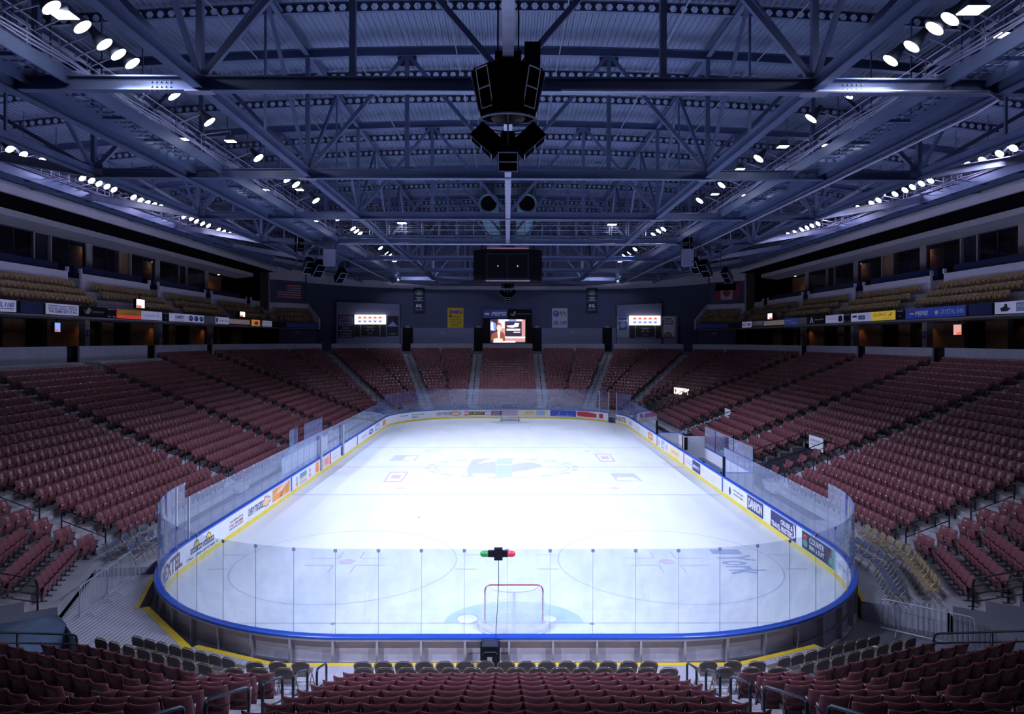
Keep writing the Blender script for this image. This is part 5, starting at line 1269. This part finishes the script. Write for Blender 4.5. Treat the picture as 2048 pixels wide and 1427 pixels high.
# ------------------------------------------------------------------ roof
zroof = lambda x: 25.35-.0018*x*x
mb = MB(); n = 288; x0 = -43.2; pit = 86.4/n
prof = []
for i in range(n):
    x = x0+pit*i; z = zroof(x); prof += [(x, z), (x+pit*.38, z), (x+pit*.5, z+.075), (x+pit*.88, z+.075)]
nb = len(prof)
mb.v = [(x, -64, z) for x, z in prof]+[(x, 60, z) for x, z in prof]
mb.f = [(i, i+1, nb+i+1, nb+i) for i in range(nb-1)]
struct(mb.build('ceiling_deck', 'deck', recenter=False))
ZC = 18.06
ZT = lambda x: zroof(x)-.75
TY = [-26.0, -13.55, -1.6, 10.6, 22.8, 35.0, 46.8]
TXT = ('nearest', 'second', 'third', 'fourth', 'fifth', 'sixth', 'farthest')
def castellated(y, label):
    t = thing('castellated_purlin', label, 'beam', (0, y, zroof(0)-.5), 'castellated beams under the roof deck')
    p = .5; w = MB(); hh = .235; k0 = -64; k1 = 64
    for k in range(k0, k1):
        x = p*k; zc = zroof(x+p/2)-.40; zl = lambda q: 0
        A = [(x, zc-hh), (x+p, zc-hh), (x+p, zc+hh), (x, zc+hh)]
        H = [(x+.07, zc), (x+.16, zc-.155), (x+.34, zc-.155), (x+.43, zc), (x+.34, zc+.155), (x+.16, zc+.155)]
        b = len(w.v)
        for y_ in (y-.008, y+.008): w.v += [(q[0], y_, q[1]) for q in A]+[(q[0], y_, q[1]) for q in H]
        F1 = [(0, 1, 6, 5), (1, 2, 8, 7), (1, 7, 6), (2, 3, 9, 8), (3, 0, 4, 9), (0, 5, 4)]
        for f in F1: w.f.append(tuple(b+i for i in f)); w.f.append(tuple(b+10+i for i in f[::-1]))
        for i in range(6): a, c = 4+i, 4+(i+1) % 6; w.f.append((b+a, b+c, b+10+c, b+10+a))
    w.build('web', 'steel_dark', t)
    for dz, nm in ((hh, 'top_flange'), (-hh, 'bottom_flange')):
        f = MB(); xs = [p*k0+(k1-k0)*p*i/32 for i in range(33)]
        for a, c in zip(xs, xs[1:]): f.bar((a, y, zroof(a)-.40+dz), (c, y, zroof(c)-.40+dz), .19, .03)
        f.build(nm, 'steel', t)
nb_ = 0
for k, y in enumerate(TY[:-1]):
    for fr in (1/3, 2/3):
        castellated(y+(TY[k+1]-y)*fr, 'dark beam with hexagonal holes under the roof, %s bay away, %s of its pair' % (nth(k), 'nearer' if fr < .5 else 'farther'))
castellated(-30.1, 'dark beam with a row of hexagonal holes nearest the top edge of the view')
# ------------------------------------------------------------------ cross trusses
NX = [-21.9, -16.2, -10.6, -5.35, 0, 5.35, 10.6, 16.2, 21.9]
for k, y in enumerate(TY):
    t = thing('roof_truss', '%s deep blue steel truss across the hall, counted from the camera' % TXT[k], 'roof truss', (0, y, ZC), 'cross trusses of the roof')
    MB().ibeam((-21.9, y, ZC), (21.9, y, ZC), .36, .50, .045).build('bottom_chord', 'steel' , t)
    for s in (-1, 1): MB().ibeam((s*21.9, y, ZC), (s*33.9, y, 20.1), .32, .46, .04).build('outer_chord', 'steel_pale', t)
    tc = MB(); xs = [-36+4*i for i in range(19)]
    for a, b in zip(xs, xs[1:]): tc.ibeam((a, y, ZT(a)), (b, y, ZT(b)), .34, .48, .04)
    tc.build('top_chord', 'steel', t)
    for x in NX:
        if x == 0: continue
        MB().bar((x, y, ZC+.2), (x, y, ZT(x)-.2), .22, .22).build('vertical', 'steel', t)
    for s in (-1, 1):
        for a, za, b, zb in ((0, 0, 5.35, 1), (5.35, 1, 10.6, 0), (10.6, 0, 16.2, 1), (16.2, 1, 21.9, 0), (21.9, 0, 30.0, 1)):
            p = Vector((s*a, y, ZC+.15 if not za else ZT(a)-.1)); q = Vector((s*b, y, ZC+.15 if not zb else ZT(b)-.1))
            MB().bar(p, q, .17, .20).build('diagonal', 'steel', t)
        MB().box((s*5.35-.5, y-.02, ZT(5.35)-.75), (s*5.35+.5, y+.02, ZT(5.35)-.1)).build('gusset_plate', 'steel_dark', t)
        MB().box((s*10.6-.45, y-.2, ZC-.29), (s*10.6+.45, y+.2, ZC-.25)).box((s*21.9-.5, y-.03, ZC-.1), (s*21.9+.5, y+.03, ZC+.6)).build('gusset_plate', 'steel_pale', t)
        bl = MB()
        for i in range(5):
            for j in range(3): bl.lathe((s*11.6+.16*i*s, y-.14+.14*j, ZC-.25), (0, 0, -1), [(.035, 0), (.02, .04)], 6)
            for j in range(2): bl.lathe((s*11.6+.16*i*s, y-.03, ZC-.1+.16*j), (0, -1, 0), [(.035, 0), (.02, .04)], 6)
        bl.build('bolt', 'steel_pale', t)
# ------------------------------------------------------------------ trusses that run the length of the hall
for x, nm in ((-21.9, 'outer left'), (-10.6, 'inner left'), (0, 'middle'), (10.6, 'inner right'), (21.9, 'outer right')):
    t = thing('long_truss', 'long %s truss running the length of the hall' % nm, 'roof truss', (x, 10, ZC), 'lengthwise trusses of the roof')
    MB().ibeam((x, -38, ZC+.03), (x, 52, ZC+.03), .34, .44, .04).build('bottom_chord', 'steel_pale' if x == 0 else 'steel', t)
    MB().ibeam((x, -38, ZT(x)+.05), (x, 52, ZT(x)+.05), .26, .36, .04).build('top_chord', 'steel', t)
    if x:
        for a, b in zip([-38.2]+TY, TY):
            m_ = (a+b)/2
            for e_ in (a, b): MB().bar((x, e_, ZC+.15), (x, m_, ZT(x)), .15, .18).build('diagonal', 'steel', t)
            MB().bar((x, m_, ZC+.2), (x, m_, ZT(x)), .10, .10).build('vertical', 'steel', t)
# sway rods
for k, x in enumerate((-17.5, -13.2, -8, -2.7, 2.7, 8, 13.2, 17.5)):
    tag(MB().tube([(x, -40, zroof(x)-.95), (x, 52, zroof(x)-.95)], .035, 5).build('sway_rod', 'steel_pale'), 'thin pale rod running lengthwise under the roof deck, %s from the left' % nth(k), 'rod', 'sway rods')
# ------------------------------------------------------------------ catwalks
def catwalk(x0, x1, y0, y1, z, sx, label, rails=(True, True)):
    t = thing('catwalk', label, 'catwalk', ((x0+x1)/2*sx, y0, z), 'catwalks under the roof')
    X = lambda x: x*sx
    for x in (x0, x1):
        MB().box((X(x)-.04, y0, z-.32), (X(x)+.04, y1, z+.18)).build('side_channel', 'steel', t)
    hg = MB(); y = y0
    for q in range(4): hg.box((X(x0+(x1-x0)*q/4+.06), y0, z), (X(x0+(x1-x0)*q/4+.14), y1, z+.05))
    while y < y1: hg.box((X(x0), y, z), (X(x1), y+.10, z+.04)); y += .62
    y = y0
    while y < y1: hg.box((X(x0), y, z-.12), (X(x1), y+.08, z)).bar((X(x1), y, z), (X(x1), y, z+4.5), .05, .05); y += 3.05
    hg.build('grating', 'steel', t)
    for x in (x0, x1):
        r = MB()
        for h in (.4, .75, 1.1): r.tube([(X(x), y0, z+h), (X(x), y1, z+h)], .022, 4)
        y = y0
        while y < y1: r.tube([(X(x), y, z), (X(x), y, z+1.1)], .022, 4); y += 1.5
        r.build('handrail', 'steel_pale', t)
    w = MB()
    for k in range(3):
        w.tube([(X(x0-.12-.03*k), y0+(y1-y0)*i/40, z+.28+.07*k+.06*math.sin(i*1.7+k)) for i in range(41)], .03, 5)
    w.build('cable_bundle', 'steel_pale', t); return t
for sx, side in ((-1, 'left'), (1, 'right')):
    catwalk(15.1, 16.5, -34, 44, 18.35, sx, 'inner %s lighting catwalk running the length of the ice' % side)
    catwalk(29.4, 30.6, -34, 46, 19.35, sx, 'outer %s catwalk beside the pale upper ledge' % side)
    t = thing('edge_girder', 'long blue girder along the %s upper ledge' % side, 'girder', (sx*32.4, 0, 19.9)); MB().ibeam((sx*32.4, -34, 20.25), (sx*32.4, 48, 20.25), .35, .85, .05).build('girder', 'steel', t)
    t = thing('catwalk_girder', 'long deep beam under the inner %s catwalk' % side, 'girder', (sx*16.9, 0, 17.9)); MB().ibeam((sx*16.9, -38, 18.0), (sx*16.9, 50, 18.0), .34, .62, .05).build('beam', 'steel', t)
# far cross catwalk
t = thing('cross_catwalk', 'cross catwalk with pale railings in front of the black scoreboard', 'catwalk', (0, 9.7, 18.4))
MB().box((-15, 9.2, 18.38), (15, 10.3, 18.43)).build('grating', 'steel_dark', t)
for y in (9.2, 10.3):
    r = MB()
    for h in (.45, .85, 1.25): r.tube([(-15, y, 18.4+h), (15, y, 18.4+h)], .025, 4)
    for i in range(21): r.tube([(-15+1.5*i, y, 18.4), (-15+1.5*i, y, 19.65)], .025, 4)
    r.build('handrail', 'steel_pale', t)
tag(MB().tube([(-14.5, 8.6, 17.55), (14.5, 8.6, 17.55)], .09, 8).build('conduit_pipe', 'steel_pale'), 'long pale pipe slung across the hall before the scoreboard', 'pipe')
tag(MB().tube([(1.8, -26.5, 17.72), (16.3, -26.5, 17.72), (16.9, -26.2, 17.6), (16.9, -25, 17.5), (16.6, 40, 17.5)], .06, 8).build('conduit_pipe', 'steel_pale'), 'long pale pipe along the nearest truss, turning down the right catwalk', 'pipe')
mb = MB()
for i in range(11): mb.box((-30+6*i, -31.2, 18.78), (-30+6*i+(3.2 if i % 2 else 5.9), -30.8, 18.9))
tag(mb.build('cable_tray', 'steel_pale'), 'cable tray crossing the hall at the very top of the view', 'cable tray')
# ducts
for s, nm in ((-1, 'left'), (1, 'right')):
    t = thing('air_duct', 'big round teal air duct above the scoreboard, %s of the pair' % nm, 'duct', (s*1.95, 19, 23.2))
    d = MB(); d.lathe((s*1.95, 19, 23.2), (0, 1, 0), [(.82, .3), (.82, .02), (1.02, 0), (1.02, 30)], 24); d.f = d.f[:-2]; d.build('pipe', 'duct', t, True)
    MB().lathe((s*1.95, 19.3, 23.2), (0, 1, 0), [(.81, 0), (.81, .05)], 24).build('mouth', 'black', t)
    b = MB()
    for i in range(6): b.lathe((s*1.95, 19.6+5*i, 23.2), (0, 1, 0), [(1.05, 0), (1.05, .1)], 24)
    b.build('band', 'duct', t)
    MB().tube([(s*6.5, 46, 22.0), (s*6.5, 10, 22.0)], .02, 4).build('wire', 'steel_dark', t)
# ------------------------------------------------------------------ hung centre scoreboard
Y = 11.7
t = thing('hung_scoreboard', 'big black hung scoreboard seen edge-on in the distance, screens dark', 'scoreboard', (0, Y, 14.6))
q = [(-3.15, Y+1.0), (-2.0, Y), (2.0, Y), (3.15, Y+1.0), (3.15, Y+4), (-3.15, Y+4)]
MB().hexa([(x, y, 14.75) for x, y in q], [(x, y, 17.55) for x, y in q]).build('cabinet', 'black_cloth', t)
fr = MB()
for x in (-1.9, -.05, 1.85): fr.box((x-.02, Y-.02, 14.9), (x+.02, Y-.005, 17.1))
for z in (14.9, 17.1): fr.box((-1.9, Y-.02, z-.02), (1.9, Y-.005, z+.02))
fr.build('screen_frame', 'steel_dark', t)
for x in (-.9, .9): MB().lathe((x, Y-.01, 16.0), (0, -1, 0), [(.025, 0), (.02, .03)], 8).build('pilot_lamp', 'lamp_warm', t)
MB().box((-2.0, Y-.06, 14.62), (2.0, Y+.1, 14.75)).build('light_bar', 'pillar', t); MB().box((-1.9, Y-.06, 17.55), (1.9, Y+.2, 17.68)).build('top_bar', 'pink_ink', t)
for x in (-2.4, 2.4): MB().bar((x, Y+1.5, 17.5), (x, Y+1.5, 18.2), .12, .12).build('hanger', 'steel_dark', t)
# ------------------------------------------------------------------ speaker clusters
def cab(mb, c, d, w, h, dep, upv=(0, 0, 1)):
    """box with its face centred on c looking along d; returns the face frame"""
    c, d = Vector(c), Vector(d).normalized(); r = Vector(upv).cross(d).normalized(); u = d.cross(r)
    f = [c+r*x*w/2+u*y*h/2 for x, y in ((-1, -1), (1, -1), (1, 1), (-1, 1))]; k = .62
    b = [c-d*dep+r*x*w/2*k+u*y*h/2 for x, y in ((-1, -1), (1, -1), (1, 1), (-1, 1))]
    mb.hexa(b, f); return c, r, u, d
def frame(mb, c, r, u, d, w, h, t=.03):
    for a, b, e, g in ((-1, -1, 1, -1), (-1, 1, 1, 1), (-1, -1, -1, 1), (1, -1, 1, 1), (-1, 0, 1, 0)):
        mb.bar(c+r*a*w/2+u*b*h/2+d*.012, c+r*e*w/2+u*g*h/2+d*.012, t, t, d)
def cluster(cx, cy, zt, s, label, big=True):
    t = thing('speaker_cluster', label, 'loudspeakers', (cx, cy, zt), 'hung loudspeaker clusters')
    n = 8 if big else 4
    for k in range(n):
        a = -PI/2+2*PI*k/n; d = Vector((math.cos(a), math.sin(a), -.22)); c = Vector((cx, cy, zt-.75*s))+Vector((math.cos(a), math.sin(a), 0))*1.02*s
        m_ = MB(); fr_ = cab(m_, c, d, (.74 if k else .98)*s, 1.3*s, .7*s); sp = m_.build('speaker_cabinet', 'black_matte', t)
        if k == 0: continue
        g = MB(); frame(g, *fr_, .5*s, 1.18*s, .026*s+.004); g.build('grille_frame', 'steel_pale', sp)
    if big:
        MB().lathe((cx, cy, zt-1.5*s), (0, 0, 1), [(.55*s, 0), (.62*s, 1.4*s)], 12).build('core', 'black', t)
        MB().tube([(cx+.95*s*math.cos(k*PI/12), cy+.95*s*math.sin(k*PI/12), zt-1.62*s) for k in range(24)], .035*s, 6, True).build('ring_frame', 'steel_pale', t, True)
        f = MB()
        for k in range(4): a = k*PI/2; f.bar((cx, cy, zt-1.62*s), (cx+.95*s*math.cos(a), cy+.95*s*math.sin(a), zt-1.62*s), .03, .03)
        f.bar((cx, cy, zt-1.4*s), (cx, cy, zt-2.6*s), .05, .05); f.build('cross_frame', 'steel_pale', t)
    for k in range(4):
        a = -PI/2+k*PI/2; d = Vector((math.cos(a), math.sin(a), -.65)); c = Vector((cx, cy, zt-2.75*s))+Vector((math.cos(a), math.sin(a), 0))*(.5 if k == 0 else .85)*s+Vector((0, 0, -.25*s if k == 0 else .35*s))
        m_ = MB(); fr_ = cab(m_, c, d if k == 0 else Vector((d.x, d.y, -1.1)), .66*s, .66*s if k == 0 else .95*s, .6*s); sp = m_.build('lower_speaker', 'black_matte', t)
        g = MB(); frame(g, *fr_, .6*s, .6*s if k == 0 else .88*s, .024*s+.004); g.build('grille_frame', 'steel_pale', sp)
    rg = MB()
    for x in (-.33, .33):
        rg.bar((cx+x*s, cy, zt-.1), (cx+x*s, cy, zt+3.2*s), .05*s, .05*s); 
    rg.box((cx-.42*s, cy-.2*s, zt+.35*s), (cx+.42*s, cy+.2*s, zt+.6*s)); rg.box((cx-.30*s, cy-.2*s, zt+.05*s), (cx+.30*s, cy+.2*s, zt+.18*s))
    rg.build('hanging_frame', 'black', t)
    if big: MB().box((cx+.52*s, cy-.3*s, zt+.15*s), (cx+1.02*s, cy+.3*s, zt+.85*s)).build('hoist_box', 'black', t)
    return t
cluster(0, -27.7, 17.85, 1.0, 'big black loudspeaker cluster hanging at the top centre of the view')
cluster(0, 35, 17.2, .95, 'small distant loudspeaker cluster hanging above the video screen')
for s, nm in ((-1, 'left'), (1, 'right')):
    c = atY(632 if s < 0 else 1402, 512, 9)
    t = thing('line_speaker', 'angled black loudspeaker stack hanging over the far %s stand' % nm, 'loudspeakers', c, 'side loudspeaker stacks')
    for k, (dx, dz, tilt, w, h) in enumerate(((-1.3, 1.2, -.1, .75, 1.7), (-.6, -1.0, -.7, .8, 1.3), (.3, -1.3, -.9, .9, 1.5), (2.2, -1.9, -1.0, .7, 1.3))):
        m_ = MB(); fr_ = cab(m_, c+Vector((-s*dx*-1 if s > 0 else dx, 0, dz)), Vector((-s*.6, -.6, tilt)), w, h, .7); sp = m_.build('speaker_cabinet', 'black_matte', t)
        g = MB(); frame(g, *fr_, w*.92, h*.94, .03); g.build('grille_frame', 'steel' if k else 'steel_pale', sp)
    f = MB(); f.box((c.x-1.8, c.y-.1, 17.5), (c.x+1.8, c.y+.1, 17.75)).box((c.x-1.8, c.y-.1, 17.1), (c.x+1.8, c.y+.1, 17.2))
    for x in (-1.7, 0, 1.7): f.bar((c.x+x, c.y, c.z-1.0), (c.x+x, c.y, 17.6), .07, .07)
    f.build('hanging_frame', 'steel_dark', t)
    p = MB().box((c.x-s*1.2-.5, c.y-.3, c.z-.9), (c.x-s*1.2+.5, c.y+.1, c.z+.6)); p.build('amplifier_box', 'box_wall', t)
# mirror balls on wires
for px, py, nm in ((795, 556, 'left'), (1237, 559, 'right')):
    c = atY(px, py, 20); t = thing('mirror_ball', 'mirror ball hanging on wires before the far wall, %s one' % nm, 'mirror ball', c, 'mirror balls')
    b = MB(); nn = 12
    b.lathe(c, (0, 0, 1), [(max(.02, .36*math.sin(k*PI/nn)), -.36*math.cos(k*PI/nn)) for k in range(nn+1)], 20); b.build('ball', 'mirror', t)
    w = MB()
    for dx in (-.5, .5): w.tube([c+Vector((0, 0, .34)), c+Vector((dx, 0, 3.0))], .012, 4)
    w.build('wire', 'steel_pale', t)

# ------------------------------------------------------------------ lamps
def spot(name, loc, tgt, watts, size, blend=.6, rad=.28, col=(.66, .72, 1.0)):
    l = bpy.data.lights.new(name, 'SPOT'); l.energy = watts; l.spot_size = size; l.spot_blend = blend; l.shadow_soft_size = rad; l.color = col
    o = bpy.data.objects.new(name, l); COL.objects.link(o); o.location = loc
    o.rotation_euler = (Vector(tgt)-Vector(loc)).to_track_quat('-Z', 'Y').to_euler(); return o
def fixture(c, d, r, label, arm, group, lens='lamp'):
    """round reflector floodlight at c aimed along d on a bracket to arm"""
    d = d.normalized(); t = thing('spotlight', label, 'floodlight', c, group)
    MB().lathe(c-d*.42, d, [(.12, -.22), (.15, 0), (r*.8, .24), (r, .40), (r, .42)], 14).build('reflector', 'steel_dark', t, True)
    MB().lathe(c, d, [(r*.97, .0), (r*.96, .012)], 18).build('lens', lens, t)
    MB().tube([c-d*.45, Vector((arm[0], arm[1], c.z-.1)), arm], .03, 5).build('bracket', 'steel_pale', t)
    return t
def flat_fixture(c, r, label, arm, group, lens='lamp'):
    t = thing('spotlight', label, 'floodlight', c, group)  # boxy floodlight with a flat lens
    MB().hexa([(c.x-r, c.y-r*.8, c.z), (c.x+r, c.y-r*.8, c.z), (c.x+r, c.y+r*.8, c.z), (c.x-r, c.y+r*.8, c.z)], [(c.x-r*.5, c.y-r*.4, c.z+.3), (c.x+r*.5, c.y-r*.4, c.z+.3), (c.x+r*.5, c.y+r*.4, c.z+.3), (c.x-r*.5, c.y+r*.4, c.z+.3)]).build('housing', 'steel_dark', t)
    MB().box((c.x-r*.95, c.y-r*.76, c.z-.02), (c.x+r*.95, c.y+r*.76, c.z-.001)).build('lens', lens, t)
    MB().tube([c+Vector((0, 0, .3)), c+Vector((0, 0, .5)), arm], .03, 5).build('bracket', 'steel_pale', t); return t
EI, EO = 3800, 5600
inL = [(103, 15, .30), (127, 30, 0), (165, 54, .30), (209, 89, .29), (237, 109, .29), (265, 127, .29), (349, 191, .29), (419, 244, .29), (461, 282, -1), (517, 316, .29), (575, 359, .27), (599, 379, -1), (592, 369, .29), (632, 401, .29), (677, 437, .26),
       (706, 457, .27), (713, 462, .27), (720, 467, .27), (761, 496, .27), (773, 506, .26), (780, 510, .26), (789, 522, -1)]
inR = [(1946, 20, 0), (1900, 38, .30), (1869, 57, .31), (1823, 93, .29), (1781, 121, .29), (1694, 189, .27), (1622, 237, .29), (1566, 293, -1), (1517, 317, .29), (1480, 338, -1), (1443, 370, .27), (1430, 388, -1), (1399, 401, .29),
       (1327, 458, .27), (1317, 462, .27), (1307, 469, .27), (1270, 498, .27), (1258, 506, .26), (1248, 511, .26), (1240, 523, -1)]
for lst, sx, side in ((inL, -1, 'left'), (inR, 1, 'right')):
    for k, (px, py, r) in enumerate(lst):
        c = atX(px, py, sx*13.6)
        lab = '%s floodlight over the %s edge of the ice, %s from the camera' % ('round' if r > 0 else 'boxy', side, nth(k))
        arm = Vector((sx*15.1, c.y, 19.3))
        tgt = Vector((-sx*1.5, c.y-2-.12*c.y+(4 if c.y < -18 else 0), 0)) if c.y < 25 else Vector((-sx*1.5, 29, 0)); d = (tgt-c).normalized()
        if r > 0: fixture(c, d, r, lab, arm, 'floodlights along the inner catwalks')
        else: flat_fixture(c, .34 if r == 0 else .24, lab, arm, 'floodlights along the inner catwalks')
        if r > 0: spot('ice_light', c+d*.05, tgt, EI*(.9 if c.y < -18 else 1.1 if c.y >= 25 else 1), math.radians(72 if c.y < -18 else 88), .8)
# unseen lamps added above the near end to light the board backs
for sx, side in ((-1, 'left'), (1, 'right')):
    for k, y in enumerate((-37.0, -41.5)):
        c = Vector((sx*13.6, y, 19.3)); d = Vector((-sx*.35, .55, -1)).normalized()
        fixture(c, d, .29, 'round floodlight of the %s catwalk over the near stand, %s beyond the view' % (side, nth(k)), Vector((sx*15.1, y, 19.3)), 'floodlights along the inner catwalks')
        spot('stand_light', c+d*.05, Vector((-sx*5, -29.0, .3)), 13000, math.radians(54), 1.0)
# small catwalk work lights
for k, (px, py, sx) in enumerate(((303, 171, -1), (370, 278, -1), (530, 379, -1), (630, 442, -1), (2008, 70, 1), (1655, 290, 1), (1492, 390, 1))):
    c = atX(px, py, sx*15.8); flat_fixture(c, .22, 'small work light under the inner %s catwalk, %s from the camera' % ('left' if sx < 0 else 'right', nth(k if sx < 0 else k-4)), c+Vector((0, 0, .8)), 'catwalk work lights')
outL = [(20, 298), (47, 309), (83, 321), (165, 356), (183, 361), (198, 367), (214, 373), (228, 379), (267, 394), (281, 400), (295, 405), (308, 409), (320, 413), (368, 433), (383, 437), (393, 442), (405, 447), (417, 451), (437, 459), (447, 463), (458, 467)]
outR = [(2027, 296), (1999, 307), (1965, 320), (1937, 329), (1861, 361), (1843, 367), (1825, 374), (1810, 380), (1790, 388), (1757, 400), (1743, 406), (1717, 415), (1705, 420), (1636, 447), (1624, 451), (1614, 455), (1604, 459), (1590, 464), (1577, 468)]
for lst, sx, side in ((outL, -1, 'left'), (outR, 1, 'right')):
    for k, (px, py) in enumerate(lst):
        c = atX(px, py, sx*26.8)
        d = Vector((-sx*.75, -.1, -.75))
        fixture(c, d, .23, 'half-hidden floodlight along the outer %s edge of the roof, %s from the camera' % (side, nth(k)), Vector((sx*29.4, c.y, 20.3)), 'floodlights along the outer catwalks')
        if k % 4 == 1:                       # bare point lights added to brighten the pale upper ledge
            l = bpy.data.lights.new('lamp_spill', 'POINT'); l.energy = 110; l.shadow_soft_size = .25; l.color = (.68, .66, 1.0)
            lo = bpy.data.objects.new('lamp_spill', l); COL.objects.link(lo); lo.location = c+Vector((sx*.9, 0, .55))
        if k % 2 == 0: spot('stand_light', c+d*.06, Vector((-sx*1.0, c.y*.8, 0)), EO, math.radians(60), 1.0)
# lamps hung over the cross catwalk
for px, py, nm in ((804, 446, 'left'), (1224, 449, 'right')):
    c = atY(px, py, 9.7); flat_fixture(c, .38, 'bright lamp standing over the cross catwalk, %s one' % nm, Vector((c.x, c.y+.05, 18.45)), 'cross catwalk lamps')
for px, py in ((810, 537), (1219, 538)):
    c = atY(px, py, 40); spot('wall_light', c-Vector((0, 0, .05)), (c.x*.7, 56, 12), 1500, math.radians(125), .8); flat_fixture(c, .16, 'tiny lamp on a far truss, %s of the scoreboard' % ('left' if px < 1000 else 'right'), c+Vector((0, 0, .8)), 'far truss lamps')
# warm downlights in the concourse bays and suites, small fittings in the ceiling
def downlight(p, tgt, w, label, col=(1, .42, .14)):
    t = thing('ceiling_downlight', label, 'downlight', p, 'warm concourse downlights')
    MB().lathe(p, (0, 0, -1), [(.12, -.05), (.12, .0), (.09, .01)], 10).build('fitting', 'lamp_warm', t)
    spot('downlight', (p[0], p[1], p[2]-.05), tgt, w, math.radians(110), .8, .1, col)
for sx, side in ((-1, 'left'), (1, 'right')):
    for k, y in enumerate((-7.4, -.5, 5.0, 11.7, 17.2, 23.8, 29.3, 36)):
        downlight((sx*38.0, y, 10.95), (sx*38.5, y, 8.5), 26, 'warm downlight washing the %s concourse wall, %s from the near end' % (side, nth(k)))
    for k, y in enumerate((4.0, 16.6, 29)): downlight((sx*41.2, y, 18.25), (sx*41.6, y, 15.5), 20, 'warm downlight in the %s suites, %s from the near end' % (side, nth(k)))
    downlight((sx*39.8, 43.5, 18.2), (sx*40.3, 44.5, 16), 60, 'warm light in the far %s end suite' % side, (1, .6, .25))

# ------------------------------------------------------------------ world and view
w = bpy.data.worlds.new('world'); S.world = w; w.use_nodes = True
w.node_tree.nodes['Background'].inputs['Color'].default_value = (.12, .15, .32, 1)
w.node_tree.nodes['Background'].inputs['Strength'].default_value = .02
for o in (ch3,):
    if not used[ch3]: pass
S.view_settings.view_transform = 'Standard'; S.view_settings.look = 'None'; S.view_settings.gamma = 1; S.view_settings.use_curve_mapping = False
S.view_settings.exposure = 0
c_ = S.cycles
c_.max_bounces = 8; c_.diffuse_bounces = 4; c_.glossy_bounces = 3; c_.transmission_bounces = 4; c_.transparent_max_bounces = 20
c_.caustics_reflective = False; c_.caustics_refractive = False; c_.sample_clamp_indirect = 4; c_.sample_clamp_direct = 30
